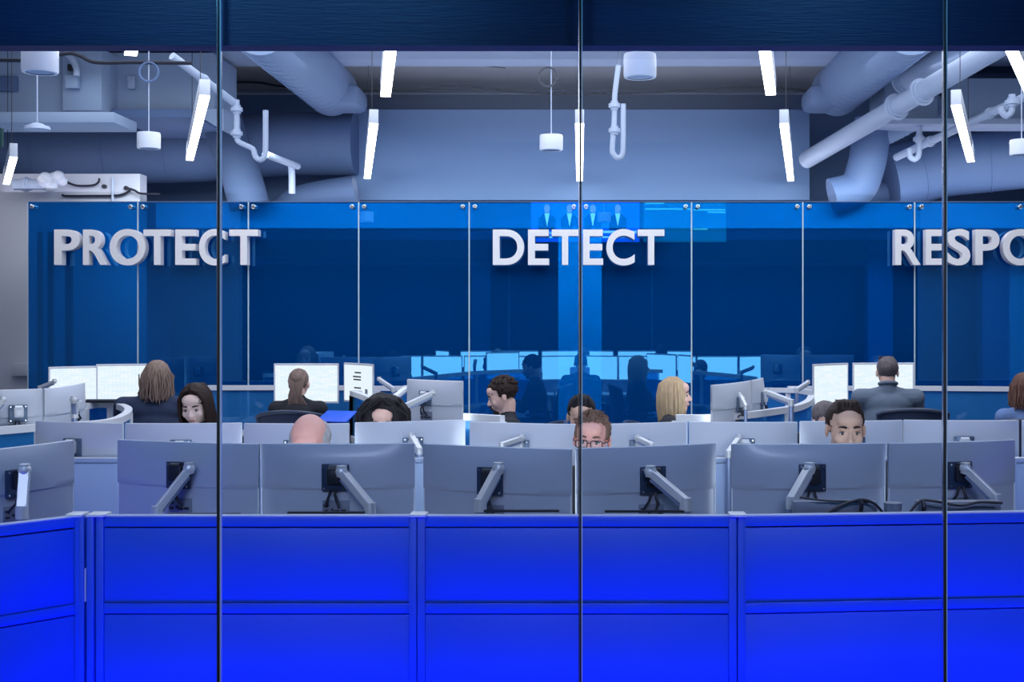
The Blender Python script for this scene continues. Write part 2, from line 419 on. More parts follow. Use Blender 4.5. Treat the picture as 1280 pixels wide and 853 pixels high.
# wall clutter above the glass at left
pl = pipe((18, 231), (68, 230), 12.6, 12.6, .055, 'white valve pipe on the wall above the glass at far left', (.3, .85))
tag(obj('pipe_valve', MB().ell(W(57, 225, 12.55), .08).ell(W(73, 222, 12.6), .07).ell(W(64, 233, 12.55), .06).ell(W(78, 226, 12.6), .05).cone(W(50, 222, 12.5), W(57, 228, 12.5), .04).cone(W(66, 219, 12.6), W(66, 232, 12.5), .035), M['white']), 'cluster of white valve fittings at the end of the far left pipe', 'valve')
cable('wall_wire', [(80, 226), (95, 232), (115, 232), (123, 228), (124, 223)], 12.85, .012, 'dark wire looping on the wall above the sign start', 'cable')
cable('wall_wire', [(78, 243), (82, 245), (110, 245), (150, 244), (165, 236)], 12.85, .012, 'dark wire running low along the wall above the sign start', 'cable')
cable('wall_wire', [(157, 235), (168, 238), (176, 242), (200, 243)], 12.8, .012, 'dark wire leaving the right round knockout on the wall', 'cable')
for (x, y, l) in ((129.5, 233, 'left'), (157, 235, 'right')):
    p = W(x, y, 12.86); tag(obj('round_knockout', MB().cone(p, p+Vector((0, .06, 0)), .022, .022), M['black']), 'small black round knockout, %s one of two on the wall above the sign' % l, 'knockout')
tag(obj('wall_pipe', MB().tube([W(141, 222, 12.85), W(141, 252, 12.85)], .016), M['pipe']), 'thin upright pipe on the wall above the first word', 'pipe')
tag(obj('hanging_sign', MB().box(W(-5, 172, 10.6), (.12, .04, .16), bev=.005), M['greenbox']), 'dark green sign edge just peeking in at the far left', 'sign')

# pendant drums
def drum(xc, y0, y1, w, Y, label, disc=False):
    A = W(xc, y0, Y); B = W(xc, y1, Y); r = w/2/F*Y
    t = thing('pendant_speaker', label, 'pendant speaker', B, 0, 'white pendant speakers')
    h = A.z-B.z
    if disc:
        obj('speaker_body', MB().cone((0, 0, 0), (0, 0, h*.5), r, r*.93, 32).cone((0, 0, h*.5), (0, 0, h), r*.8, .03, 32), M['pipe'], t)
    else:
        mb = MB(); n = 40
        prof = [(r*.78, 0), (r*.96, .0), (r, .012), (r, h-.02), (r*.97, h), (.02, h+.004)]
        rings = [[mb.bm.verts.new((q*math.cos(2*PI*k/n), q*math.sin(2*PI*k/n), z)) for k in range(n)] for q, z in prof]
        for a, b in zip(rings, rings[1:]):
            for k in range(n): mb.bm.faces.new((a[k], a[(k+1) % n], b[(k+1) % n], b[k]))
        mb.bm.faces.new(rings[-1]); obj('speaker_body', mb, M['white'], t)
        mb = MB().cone((0, 0, .004), (0, 0, .012), r*.8, r*.8, 32); obj('speaker_grille', mb, M['duct'], t)
    obj('suspension_wire', MB().tube([(0, 0, h), (0, 0, 4.6-B.z)], .005, 5), M['pipe'], t)
    return t
drum(50, 58, 91, 44, 6.5, 'large white drum speaker just below the header at upper left')
drum(800, 68, 97, 41, 6.6, 'large white drum speaker below the header right of the middle joint')
drum(186, 166, 186, 28.5, 10.2, 'small white drum speaker hanging left of the first glass joint')
drum(689, 169, 188, 29, 10.2, 'small white drum speaker hanging just left of the middle joint')
drum(1277, 175, 194, 29, 10.2, 'small white drum speaker cut by the right edge')
drum(46.5, 154, 162, 32, 9.6, 'flat white disc fixture hanging at the far left', True)
for x, y, r, Y, l in ((186, 90, 11.5, 10.2, 'left of the first joint'), (685, 96, 11.5, 10.2, 'left of the middle joint')):
    mb = MB()
    for q in range(2):
        c = W(x, y, Y-.02*q); R = r/F*Y*(1+.05*q)
        mb.tube([(c.x+R*math.cos(a*PI/14), c.y, c.z+R*math.sin(a*PI/14)) for a in range(28)], .008, 6, True)
    tag(obj('cable_coil', mb, M['cable' if l.endswith('middle joint') else 'ductdark']), 'loop of cable hanging from the ceiling above small drum '+l, 'cable coil')

# ------------------------------------------------------------------ blue glass wall and sign
gs = [35, 172.8, 310.8, 448.6, 586.6, 725, 864.3, 1003.3, 1143, 1281, 1420]
ztop = W(0, 253, YG).z
glabs = ['leftmost tall blue glass panel, behind the start of the first word', 'second blue glass panel from the left behind the middle of the first word',
 'blue glass panel behind the end of the first word', 'fourth blue glass panel from the left, without letters', 'blue glass panel behind letters D and E of the middle word',
 'blue glass panel behind the last letters of the middle word', 'blue glass panel right of the middle word, without letters', 'blue glass panel ending at the R of the last word',
 'blue glass panel behind the letters of the last word at the third joint', 'blue glass panel at the right picture edge']
for i in range(10):
    xa, xb = W(gs[i], 0, YG).x+.006, W(gs[i+1], 0, YG).x-.006
    t = thing('blue_glass_panel', glabs[i], 'glass panel', ((xa+xb)/2, YG, 0), 0, 'tall blue glass panels')
    w = (xb-xa)/2
    obj('pane', MB().box((0, 0, (.06+ztop)/2), (w*2, .012, ztop-.06)), M['blueglass'], t)
    for k in (-1, 1):
        if i == 9 and k == 1: continue
        obj('side_edge', MB().box((k*(w+.003), -.004, (.06+ztop)/2), (.006, .014, ztop-.06)), M['edge'], t)
        x = k*(w-.05)
        obj('standoff_bolt', MB().cone((x, -.05, ztop-.045), (x, .05, ztop-.045), .021, .021, 16).cone((x, -.055, ztop-.045), (x, -.05, ztop-.045), .015, .021, 16), M['steel'], t)
    obj('top_edge', MB().box((0, 0, ztop+.004), (w*2, .016, .008)), M['ductdark'], t)

def glyph(ch, x0, x1, y0, y1, parent, Yf, dep=.10):
    cu = bpy.data.curves.new('g', 'FONT'); cu.body = ch; cu.size = 1; cu.offset = .022; cu.extrude = 0; cu.resolution_u = 8
    o = bpy.data.objects.new('g', cu); C.objects.link(o)
    dg = bpy.context.evaluated_depsgraph_get(); me = bpy.data.meshes.new_from_object(o.evaluated_get(dg))
    bpy.data.objects.remove(o); bpy.data.curves.remove(cu)
    bm = bmesh.new(); bm.from_mesh(me); bpy.data.meshes.remove(me)
    bmesh.ops.remove_doubles(bm, verts=bm.verts, dist=.0005)
    xs = [v.co.x for v in bm.verts]; ys = [v.co.y for v in bm.verts]
    A, B = W(x0, y1, Yf), W(x1, y0, Yf)
    px = parent.location
    for v in bm.verts:
        u = (v.co.x-min(xs))/(max(xs)-min(xs)); w = (v.co.y-min(ys))/(max(ys)-min(ys))
        v.co = Vector((A.x+u*(B.x-A.x)-px.x, 0, A.z+w*(B.z-A.z)-px.z))
    fs = list(bm.faces)
    r = bmesh.ops.extrude_face_region(bm, geom=fs)
    bmesh.ops.translate(bm, vec=(0, dep, 0), verts=[g for g in r['geom'] if isinstance(g, bmesh.types.BMVert)])
    b = MB(); b.bm.free(); b.bm = bm
    o = obj('letter', b, M['letter'], parent, smooth=30)
    o['label'] = 'white raised letter '+ch
    return o
Yl = YG-.15
words = [('PROTECT', [(67.6, 99), (103.6, 134), (137, 181.5), (179.2, 213.5), (219, 245), (248.5, 281.5), (286.5, 322.5)], 'white raised word PROTECT on the left of the blue glass wall'),
         ('DETECT', [(616, 655), (660, 686.3), (689.7, 723), (728.8, 754), (758, 793.5), (797.5, 830.5)], 'white raised word DETECT in the middle of the blue glass wall'),
         ('RESPOND', [(1119, 1151), (1157.5, 1178), (1184.5, 1213), (1219.5, 1249.5), (1254, 1298), (1302, 1340), (1345, 1384)], 'white raised word starting RESPO, cut by the right edge')]
for wd, xs, lab in words:
    c = W(xs[0][0], 331, Yl)
    t = thing('wall_sign', lab, 'sign', c)
    for ch, (a, b) in zip(wd, xs):
        rnd = ch in 'OCS'
        glyph(ch, a, b, 287.0-(.7 if rnd else 0), 331.3+(.7 if rnd else 0), t, Yl)

# video wall hung inside, above the header, seen mirrored in the blue glass
def rx(x): return (x-725)/(F/(2*YG-4.2))
def rz_(y): return CH-(y-400)/(F/(2*YG-4.2))
t = thing('video_screen', 'bright news broadcast screen with four suited presenters, mirrored at the top of the blue glass', 'screen', (0, 4.25, 0))
x0, x1, z0, z1 = rx(664), rx(799), rz_(303), rz_(238)
obj('screen_frame', MB().box(((x0+x1)/2, -.02, (z0+z1)/2), (x1-x0+.04, .05, z1-z0+.04)), M['black'], t)
obj('screen_panel', MB().box(((x0+x1)/2, .01, (z0+z1)/2), (x1-x0, .01, z1-z0)), emis('tv_blue', (.02, .18, 1.0), 3.2), t)
sk = emis('tv_skin', (.75, .45, .40), 3.5); su = emis('tv_suit', (.004, .012, .05), .8); wh = emis('tv_white', (.8, .9, .95), 5)
for j, (px_, hx) in enumerate(((684, 0), (712, 0), (741, 0), (772, 0))):
    cx = rx(px_); zb = rz_(285)
    zb = rz_(288)
    obj('presenter_suit', MB().prism([(cx-.13, zb), (cx+.13, zb), (cx+.13, zb+.17), (cx+.05, zb+.25), (cx-.05, zb+.25), (cx-.13, zb+.17)], .004, Matrix.Translation((0, .018, 0))), su, t)
    obj('presenter_shirt', MB().prism([(cx-.04, zb+.25), (cx, zb+.05), (cx+.04, zb+.25)], .004, Matrix.Translation((0, .023, 0))), wh, t)
    obj('presenter_face', MB().ell((cx, .026, zb+.32), (.045, .006, .065)), sk, t)
for k, (a, b, y0, y1) in enumerate(((668, 722, 291, 293), (668, 706, 296, 298), (728, 796, 289, 292), (735, 790, 296, 298))):
    obj('caption_bar', MB().box(((rx(a)+rx(b))/2, .022, (rz_(y0)+rz_(y1))/2), (rx(b)-rx(a), .006, abs(rz_(y0)-rz_(y1)))), wh, t)
t = thing('video_screen', 'teal map screen right of the news broadcast, mirrored at the top of the blue glass', 'screen', (0, 4.25, 0))
x0, x1 = rx(804), rx(907)
obj('screen_frame', MB().box(((x0+x1)/2, -.02, (z0+z1)/2), (x1-x0+.04, .05, z1-z0+.04)), M['black'], t)
obj('screen_panel', MB().box(((x0+x1)/2, .01, (z0+z1)/2), (x1-x0, .01, z1-z0)), emis('tv_teal', (.02, .34, .50), 1.6), t)
for a, b, y in ((806, 830, 255), (806, 864, 262), (866, 906, 263), (884, 906, 266), (866, 884, 287)):
    obj('map_streak', MB().box(((rx(a)+rx(b))/2, .02, rz_(y)), (rx(b)-rx(a), .006, .022)), emis('tv_streak', (.25, .9, .8), 3), t)

# ------------------------------------------------------------------ partitions
def partition(x0, x1, Y0, Y1, zs, m, mtop, label, group=None, kick=True, pst=.026):
    a, b = Vector((x0, Y0, 0)), Vector((x1, Y1, 0)); d = b-a; L = d.length; rz = math.atan2(d.y, d.x)
    t = thing('desk_partition', label, 'partition', (a+b)/2, rz, group)
    top, g1, m1, m0 = zs; hl = L/2
    obj('frame_core', MB().box((0, .012, top/2), (L-.002, .014, top-.01)), M['black'] if kick is True else m, t)
    obj('top_rail', MB().box((0, 0, (top+g1)/2+.002), (L-2*pst-.002, .032, top-g1-.003), bev=.0015), m, t)
    obj('cap_strip', MB().box((0, 0, top+.002), (L, .036, .005), bev=.001), mtop, t)
    obj('upper_panel', MB().box((0, .002, (g1+m1)/2-.001), (L-2*pst-.003, .028, g1-m1-.003), bev=.001), m, t)
    obj('middle_rail', MB().box((0, 0, (m1+m0)/2), (L-2*pst-.002, .032, m1-m0-.003), bev=.0015), m, t)
    obj('lower_panel', MB().box((0, .002, (m0+.1)/2-.002), (L-2*pst-.003, .028, m0-.104), bev=.001), m, t)
    for k in (-1, 1):
        obj('side_stile', MB().box((k*(hl-pst/2-.001), -.002, top/2), (pst-.001, .034, top), bev=.001), m, t)
    obj('base_rail', MB().box((0, 0, .05), (L-2*pst, .04, .1)), m, t)
    return t
SP = 375.0
zs = tuple(CH-(y-CY)/SP for y in (645.5, 659, 752.5, 766.5))
def xp(x, s=SP): return (x-CX)/s
partition(xp(122), xp(522), F/SP, F/SP, zs, M['part'], M['part_top'], 'bright blue lit desk partition crossed by the first glass joint', 'front blue desk partitions')
partition(xp(522), xp(920.5), F/SP, F/SP, zs, M['part'], M['part_top'], 'bright blue lit desk partition in the middle, crossed by the middle glass joint', 'front blue desk partitions')
s2 = 375*241.5/245.5*1.0
xr2 = (1330-CX)/(SP-7.7/358*410); yr2 = F/(SP-7.7/358*410)
partition(xp(920.5), xr2, F/SP, yr2, zs, M['part'], M['part_top'], 'bright blue lit desk partition on the right, crossed by the third glass joint', 'front blue desk partitions')
# left angled
sL = 256.6/.6533
ang = Vector((xp(101), F/SP)) ; lft = Vector(((0-CX)/sL, F/sL)); dv = (lft-ang).normalized(); far = ang+dv*1.15
partition(far.x, ang.x, far.y, ang.y, zs, M['part'], M['part_top'], 'angled blue desk partition at the far left, turned toward the viewer', 'front blue desk partitions')
# post between
t = thing('corner_post', 'narrow blue corner post joining the angled left partition to the front one', 'post', (xp(111), F/SP, 0))
for (a, b) in ((102, 108.5), (111.5, 120.5)):
    obj('post_face', MB().box(((xp(a)+xp(b))/2-xp(111), 0.0, zs[0]/2), (xp(b)-xp(a), .05, zs[0]), bev=.003), M['part'], t)
obj('post_gap', MB().box((-.003, .02, zs[0]/2), (.012, .02, zs[0])), M['black'], t)
obj('post_slit', MB().box((-.003, -.008, CH-(730-CY)/SP), (.004, .03, .11)), M['rail'], t)
for (a, b) in ((513, 534), (911, 932), (86, 107), (112, 135)):
    if a in (513, 911):
        tag(obj('partition_cap', MB().box(((xp(a)+xp(b))/2, F/SP, zs[0]+.006), (xp(b)-xp(a), .07, .010), bev=.003), M['rail']),
            'small pale cap over the partition joint, %s' % ('left of the middle monitors' if a == 513 else 'right of the middle monitors'), 'cap', 'partition joint caps')
    else:
        tag(obj('partition_cap', MB().box(((xp(a)+xp(b))/2, F/SP, zs[0]+.006), (xp(b)-xp(a), .07, .010), bev=.003), M['rail']),
            'small pale cap at the left corner, over the %s' % ('angled partition end' if a == 86 else 'front partition end'), 'cap', 'partition joint caps')

# desks front row
def desk(x0, x1, y0, y1, z, label, legs=True):
    t = thing('desk', label, 'desk', ((x0+x1)/2, (y0+y1)/2, 0))
    w, d = x1-x0, y1-y0
    obj('desk_top', MB().box((0, 0, z-.0125), (w, d, .025), bev=.004), M['desk'], t)
    for sx in (-1, 1):
        for sy in (-1, 1):
            obj('leg', MB().box((sx*(w/2-.06), sy*(d/2-.06), (z-.025)/2), (.05, .05, z-.025)), M['arm'], t)
    return t
desk(-1.62, -.56, 4.2, 4.98, .73, 'desk behind the left blue partition')
desk(-.54, .51, 4.2, 4.98, .73, 'desk behind the middle blue partition')
desk(.53, 1.85, 4.36, 4.98, .73, 'desk behind the right blue partition')
S2 = 265.0
zs2 = tuple(CH-(y-CY)/S2 for y in (573, 577.5, 583, 586.5))
xb = [-40, 332, 640, 960, 1262, 1500]
for i in range(5):
    partition(xp(xb[i], S2), xp(xb[i+1], S2), F/S2, F/S2, (1.066, 1.045, .80, .77), M['part2'], M['rail'],
              ['pale partition of the second desk row seen left of the first front monitor', 'pale partition of the second row seen in the gap at the first post cap', 'pale partition of the second row behind the middle front monitors',
               'pale partition of the second row in the gap at the second post cap', 'pale partition of the second row at the right picture edge'][i], 'second row desk partitions', kick=False)
for i, (a, b) in enumerate(((-2.7, -1.55), (-1.53, -.35), (-.33, .85), (.87, 2.0), (2.02, 3.1))):
    desk(a, b, 5.93, 6.55, .73, 'second row desk, %s from the left' % ['first', 'second', 'third', 'fourth', 'fifth'][i])

# ------------------------------------------------------------------ monitors
def shell_mesh(w, h, R, t0=.012, t1=.034, nu=18, nv=12, crease=.06, edge=True):
    mb = MB(); bm = mb.bm
    def P(u, v, back):
        x = u*w/2; z = v*h/2; y = x*x/(2*R) - (w*w/8/R)*.0
        if back:
            e = max(0, 1-abs(u)**4)*max(0, 1-abs(v)**4)
            tt = t0+(t1-t0)*e
            if v < crease: tt -= .006*min(1, (crease-v)/.05)
            y -= tt
        return (x, y, z)
    g = {}
    vs = sorted(set([-1+2*j/nv for j in range(nv+1)]+[crease, crease-.05]))
    us = [-1+2*i/nu for i in range(nu+1)]
    for bk in (0, 1):
        for i, u in enumerate(us):
            for j, v in enumerate(vs): g[i, j, bk] = bm.verts.new(P(u, v, bk))
    nI, nJ = len(us), len(vs)
    for bk in (0, 1):
        for i in range(nI-1):
            for j in range(nJ-1):
                bm.faces.new((g[i, j, bk], g[i+1, j, bk], g[i+1, j+1, bk], g[i, j+1, bk]))
    for i in range(nI-1):
        bm.faces.new((g[i, 0, 0], g[i+1, 0, 0], g[i+1, 0, 1], g[i, 0, 1])); bm.faces.new((g[i, nJ-1, 0], g[i+1, nJ-1, 0], g[i+1, nJ-1, 1], g[i, nJ-1, 1]))
    for j in range(nJ-1):
        bm.faces.new((g[0, j, 0], g[0, j+1, 0], g[0, j+1, 1], g[0, j, 1])); bm.faces.new((g[nI-1, j, 0], g[nI-1, j+1, 0], g[nI-1, j+1, 1], g[nI-1, j, 1]))
    return mb
def screen_mesh(w, h, R, off=.003, nu=16):
    mb = MB(); bm = mb.bm; a = []
    for i in range(nu+1):
        x = (-1+2*i/nu)*w/2; y = x*x/(2*R)+off
        a.append((bm.verts.new((x, y, -h/2)), bm.verts.new((x, y, h/2))))
    for p, q in zip(a, a[1:]): bm.faces.new((p[0], q[0], q[1], p[1]))
    return mb
def monitor(cx, cy, ztop, rz, label, w=.56, h=.335, sm='shell', screen='scr_back', R=1.9, plate=None, group=None, pm='plate', ports=True, cab=True, doc=False):
    """local: back faces -Y, screen faces +Y; origin at centre"""
    t = thing('computer_monitor', label, 'monitor', (cx, cy, ztop-h/2), rz, group)
    obj('back_shell', shell_mesh(w, h, R), M[sm], t)
    obj('screen', screen_mesh(w-.024, h-.03, R), M[screen], t)
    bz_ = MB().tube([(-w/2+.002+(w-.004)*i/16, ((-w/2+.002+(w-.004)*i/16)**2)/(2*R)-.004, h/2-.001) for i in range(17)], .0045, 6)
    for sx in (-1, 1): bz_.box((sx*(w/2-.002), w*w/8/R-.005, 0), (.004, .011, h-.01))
    obj('bezel_highlight', bz_, M['bezel_highlight'], t)  # rim kept bright to stand for the highlight along the top edge
    px, pz = plate if plate else (0, .02)
    q = .048
    y0 = -.036+px*px/(2*R)
    pl = obj('mount_plate', MB().box((px, y0-.004, pz), (.1, .012, .1), bev=.004), M[pm], t)
    obj('tilt_joint', MB().box((px, y0-.018, pz+.008), (.055, .03, .06), bev=.008).cone((px-.02, y0-.02, pz+.033), (px+.02, y0-.02, pz+.033), .014, .014), M['black' if pm == 'plate' else 'arm'], pl)
    for a in (-.04, .04):
        for b in (-.04, .04):
            obj('screw', MB().cone((px+a, y0-.012, pz+b), (px+a, y0-.009, pz+b), .004, .004, 8), M['steel'], pl)
    if ports:
        pp = obj('port_panel', MB().box((px, y0+.012, -h/2+.105+.0), (.10, .012, .055), bev=.003), M['port'], t)
        for k, (dx, dz, ww) in enumerate(((-.035, -.012, .014), (-.012, -.006, .007), (.004, -.012, .02), (.03, -.010, .016), (-.035, .01, .018))):
            obj('port', MB().box((px+dx, y0+.004, -h/2+.105+dz), (ww, .01, .008)), M['black'], pp)
    if cab:
        z1 = -h/2+.105
        obj('cable', MB().tube([(px-.012, y0-.02, pz-.04), (px-.022, y0-.022, pz-.07), (px-.032, y0-.01, z1+.02), (px-.036, y0, z1+.005)], .0048, 7), M['cable'], t)
        obj('cable', MB().tube([(px+.004, y0-.02, pz-.04), (px+.003, y0-.028, pz-.06), (px+.010, y0-.03, z1+.03), (px+.012, y0, z1+.0)], [.004, .006, .007, .004], 7), M['cable'], t)
    if doc:
        for k, (zz, ww) in enumerate(((.09, .11), (.055, .14), (.03, .13), (-.04, .12))):
            obj('text_block', MB().box((.04-(.14-ww)/2, .008, zz), (ww, .002, .012)), M['text'], t)
        obj('text_block', MB().box((-.13, .008, -.08), (.05, .002, .07)), M['port'], t)
    return t
def monitor_px(xL, yL, xR, yR, hc, label, **k):
    YL, YR = F*hc/(yL-CY), F*hc/(yR-CY)
    a = Vector(((xL-CX)/F*YL, YL)); b = Vector(((xR-CX)/F*YR, YR)); d = b-a
    w = k.pop('w', d.length); R = k.get('R', 1.9)
    c = (a+b)/2; rz = math.atan2(d.y, d.x)
    # ends of the curved body sit further (+local y) than the centre
    sag = w*w/8/R
    n = Vector((-math.sin(rz), math.cos(rz)))
    c = c-n*sag*.85
    t = monitor(c.x, c.y, CH-hc, rz, label, w=w, R=R, **k)
    return t, c, rz
def lp(px_, xL, xR, w): return (px_-(xL+xR)/2)/(xR-xL)*w
ARM = []
front = [(148.5, 550, 324.5, 555.6, 233.5, (197, 637)), (327, 555, 518.5, 554.8, 424, (462.5, 633)), (530.5, 555.2, 715, 562.2, 620, (600.5, 628)),
         (719.5, 561.3, 893.5, 554.6, 810, (857, 627)), (914, 555.8, 1106, 554.4, 1009, (990, 625)), (1109.5, 555, 1267, 550.4, 1204, (1244, 622))]
flab = ['front row monitor back left of the first post cap, behind first glass joint', 'front row monitor back just left of the pale post cap, under the bald man',
        'front row monitor back right of the first post cap', 'front row monitor back under the man with glasses, right of the middle joint',
        'front row monitor back in front of the dark haired man staring at his screen', 'front row monitor back crossed by the third glass joint']
def arm(P, B, label, m='arm', w=.036, lowz=None, group='silver monitor arms'):
    """P joint at the plate, B elbow above the post, world points"""
    t = thing('monitor_arm', label, 'monitor arm', (B.x, B.y, lowz if lowz else B.z-.12), 0, group)
    o = Vector((B.x, B.y, lowz if lowz else B.z-.12)); d = B-P
    q = d.to_track_quat('X', 'Z').to_matrix().to_4x4(); mid = (P+B)/2-o
    u = obj('upper_arm', MB().box(mid, (d.length, w, w*.75), Mx=q, bev=w*.07), M[m], t, smooth=10)
    obj('arm_underside', MB().box(mid-Vector((0, 0, w*.55)), (d.length*.92, w*.72, w*.6), Mx=q, bev=w*.1), M['armlow'], u, smooth=10)
    obj('joint_knuckle', MB().ell(P-o, w*.62).cone(P-o-Vector((0, 0, w*.5)), P-o+Vector((0, 0, w*.6)), w*.5), M[m], t)
    obj('elbow', MB().cone(B-o-Vector((0, 0, w*.9)), B-o+Vector((0, 0, w*.35)), w*.62, w*.58, 20), M[m], t)
    obj('post', MB().cone(Vector((0, 0, 0)), B-o-Vector((0, 0, w*.8)), w*.5, w*.5, 20), M['armlow'], t)
    return t
for i, (a, ya, b, yb, pxx, be) in enumerate(front):
    t, c, rz = monitor_px(a, ya, b, yb, .458, flab[i], plate=(0, .05), group='front row monitors seen from behind')
    # put plate where the photo shows it
    w = 1.0
    # joint
    Yp = F/345.0-.10
    P = W(pxx+(3 if i in (1, 3, 5) else 3), 590 if i in (1, 3) else 586, c.y-.085); B = W(*be, c.y-.13)
    arm(P, B, ['silver arm leaning left behind the first front monitor', 'silver arm leaning right under the bald man', 'silver arm leaning left right of the first post cap',
               'thick silver arm leaning right under the man with glasses', 'silver arm leaning left under the staring man', 'silver arm leaning right beside the third glass joint'][i], lowz=.80 if i in (4, 5) else .76)
# leftmost front monitor, angled with the left partition
t, c, rz = monitor_px(-92, 571, 94, 550.5, .458, 'front row monitor back at the far left edge above the angled partition', plate=(.0, .045), group='front row monitors seen from behind', w=.60)
arm(W(31, 588, c.y-.06), W(27.5, 637, c.y-.10), 'upright silver arm at the far left edge', lowz=.80)

second = [(46, 526.8, 154.3, 529.6, 'second row monitor back above the first front gap at left'),
          (157, 529.8, 302.7, 529.2, 'second row monitor back in front of the pale woman with long hair'),
          (305.5, 529.8, 437, 530, 'second row monitor back behind the bald head'),
          (443.5, 529, 581, 525.2, 'second row monitor back under the black haired woman'),
          (588, 527.6, 722, 531.2, 'second row monitor back left of the man with glasses'),
          (728, 531.2, 858.5, 527.6, 'second row monitor back right of the man with glasses'),
          (861, 528, 996.5, 528.2, 'second row monitor back left of the staring man'),
          (999.5, 527.4, 1127.5, 525.8, 'second row monitor back behind the staring man'),
          (1129, 525.6, 1273, 526.0, 'second row monitor back crossed by the third glass joint'),
          (1277, 526.0, 1412, 530, 'second row monitor back at the right picture edge')]
arms2 = {0: None, 3: ((514, 545), (524, 562)), 4: ((652, 548), (628, 556)), 5: ((797, 548), (814, 556)), 6: ((924, 548), (911, 566))}
for i, (a, ya, b, yb, lab) in enumerate(second):
    t, c, rz = monitor_px(a, ya, b, yb, .494, lab, sm='shell2', pm='plate2', plate=(0, .045), group='second row monitors seen from behind', cab=False, ports=(i == 0))
    A2 = arms2.get(i)
    if A2: arm(W(*A2[0], c.y-.08), W(*A2[1], c.y-.16), 'silver arm behind the '+lab.replace('monitor back', 'monitor'), w=.026, lowz=.76)
    else: arm(Vector((c.x, c.y-.075, CH-.494-.12)), Vector((c.x+.02, c.y-.14, .95)), 'silver arm behind the '+lab.replace('monitor back', 'monitor'), w=.026, lowz=.76)
third = [(-12, 488.5, 53, 486.6, .405, 'third row monitor back at the far left edge'),
         (54.5, 486.8, 105, 479, .405, 'angled third row monitor back second from the left edge'),
         (510, 474.6, 579, 477, .39, 'pale monitor back standing alone left of the bearded man'),
         (889, 482, 937, 476.4, .41, 'pale angled monitor back right of the blonde woman'),
         (938.5, 476, 952.5, 472.8, .41, 'narrow sharply angled monitor back in the right curved pod')]
for i, (a, ya, b, yb, hc, lab) in enumerate(third):
    t, c, rz = monitor_px(a, ya, b, yb, hc, lab, sm='shell2', pm='plate2', plate=((.0, .03) if i != 2 else (-.04, .05)), group='third row monitors seen from behind', h=.33)
arm(W(540, 492, 7.5), W(508, 507, 7.4), 'silver jointed arm holding the lone monitor left of the bearded man', w=.035, lowz=.74)
arm(W(507, 486, 8.6), W(488, 501, 8.2), 'pale arm between the black haired woman and the lone monitor', w=.035, lowz=.74, m='rail')
arm(W(3, 500, 7.0), W(-8, 512, 6.95), 'silver arm at the far left edge in the third row', lowz=.74)
arm(W(92, 500, 7.3), W(93, 516, 7.35), 'silver arm on the angled third row monitor', lowz=.74)
arm(W(958, 490, 8.3), W(989, 502, 8.1), 'long silver arm over the curved rail of the right pod', w=.035, lowz=.74)
arm(W(925, 493, 7.9), W(932, 508, 7.85), 'small silver arm behind the pale angled monitor', w=.022, lowz=.74)
arm(W(1010, 478, 9.9), W(996, 487, 9.8), 'silver arm left of the bright screens at the right', w=.03, lowz=.74)
arm(W(474, 474, 10.1), W(492, 486, 10.0), 'silver arm right of the bright document screen', w=.03, lowz=.74)
arm(W(68, 477, 9.6), W(50, 484, 9.6), 'dark silver arm left of the bright screens at far left', w=.03, lowz=.74)

# far monitors facing the camera (screen toward -Y => rotate by pi)
def far_mon(cx_, ytop, s, ang, w, label, scr='scr', h=.335, doc=False):
    X, Y = XS(cx_, s); z = CH-(ytop-CY)/s
    t = monitor(X, Y, z, PI+ang, label, w=w, h=h, sm='shell2', screen=scr, pm='plate2', group='bright screens facing the viewer', cab=False, ports=False, doc=doc)
    return t
far_mon(98, 458.5, 150, math.radians(38), .48, 'bright white screen at far left, left of the long haired man')
far_mon(160, 455.5, 148, math.radians(16), .50, 'bright white screen beside the long haired man')
far_mon(383.5, 455, 147, 0, .55, 'bright white screen in front of the woman seen from behind')
far_mon(450, 454.8, 147, math.radians(-52), .52, 'bright document screen right of the woman seen from behind', 'scr_doc', doc=True)
far_mon(1037, 455, 152, math.radians(42), .47, 'bright screen left of the man in the grey shirt')
far_mon(1103.5, 454, 150, math.radians(4), .52, 'bright screen in front of the man in the grey shirt')

# ------------------------------------------------------------------ curved pods: rails
def rail(pts, label, hc=.6, closed=False, glass=True, drop=.30, thick=.05, posts=None, group='curved white pod rails'):
    P = []
    V = [Vector(((x-CX)*hc/(y-CY), F*hc/(y-CY), CH-hc)) for x, y in pts]
    n = 6
    for i in range(len(V)-1):
        p0 = V[max(i-1, 0)]; p1 = V[i]; p2 = V[i+1]; p3 = V[min(i+2, len(V)-1)]
        for k in range(n):
            t = k/n; P.append(.5*((2*p1)+(p2-p0)*t+(2*p0-5*p1+4*p2-p3)*t*t+(3*p1-p0-3*p2+p3)*t**3))
    P.append(V[-1])
    o = P[0].copy(); o.z = 0
    t = thing('pod_partition', label, 'partition', o, 0, group)
    L = [p-o for p in P]
    obj('top_rail', MB().strip(L, .05, .042), M['rail'], t)
    zt = L[0].z
    low = [Vector((p.x, p.y, .74)) for p in L]
    obj('middle_rail', MB().strip(low, .045, .05), M['rail'], t)
    obj('glass_infill', MB().strip([Vector((p.x, p.y, zt-.042)) for p in L], .008, zt-.042-.74), M['panelglass'], t)
    obj('lower_panel', MB().strip([Vector((p.x, p.y, .69)) for p in L], .03, .64), M['part2'], t)
    for k in (posts if posts is not None else range(0, len(L), n*2)):
        k = min(k, len(L)-1)
        obj('post', MB().box((L[k].x, L[k].y, zt/2-.02), (.05, .05, zt-.04)), M['rail'], t)
    return t
rail([(-30, 536), (10, 533), (47, 530)], 'white rail with cyan glass at the far left edge under the third row monitors')
rail([(94, 527.6), (120, 526), (143, 522.7), (158, 515.5), (160, 509.7), (151, 505), (139.5, 503), (123.6, 502.5), (105.6, 504.5)], 'white rail looping back around the left pod end')
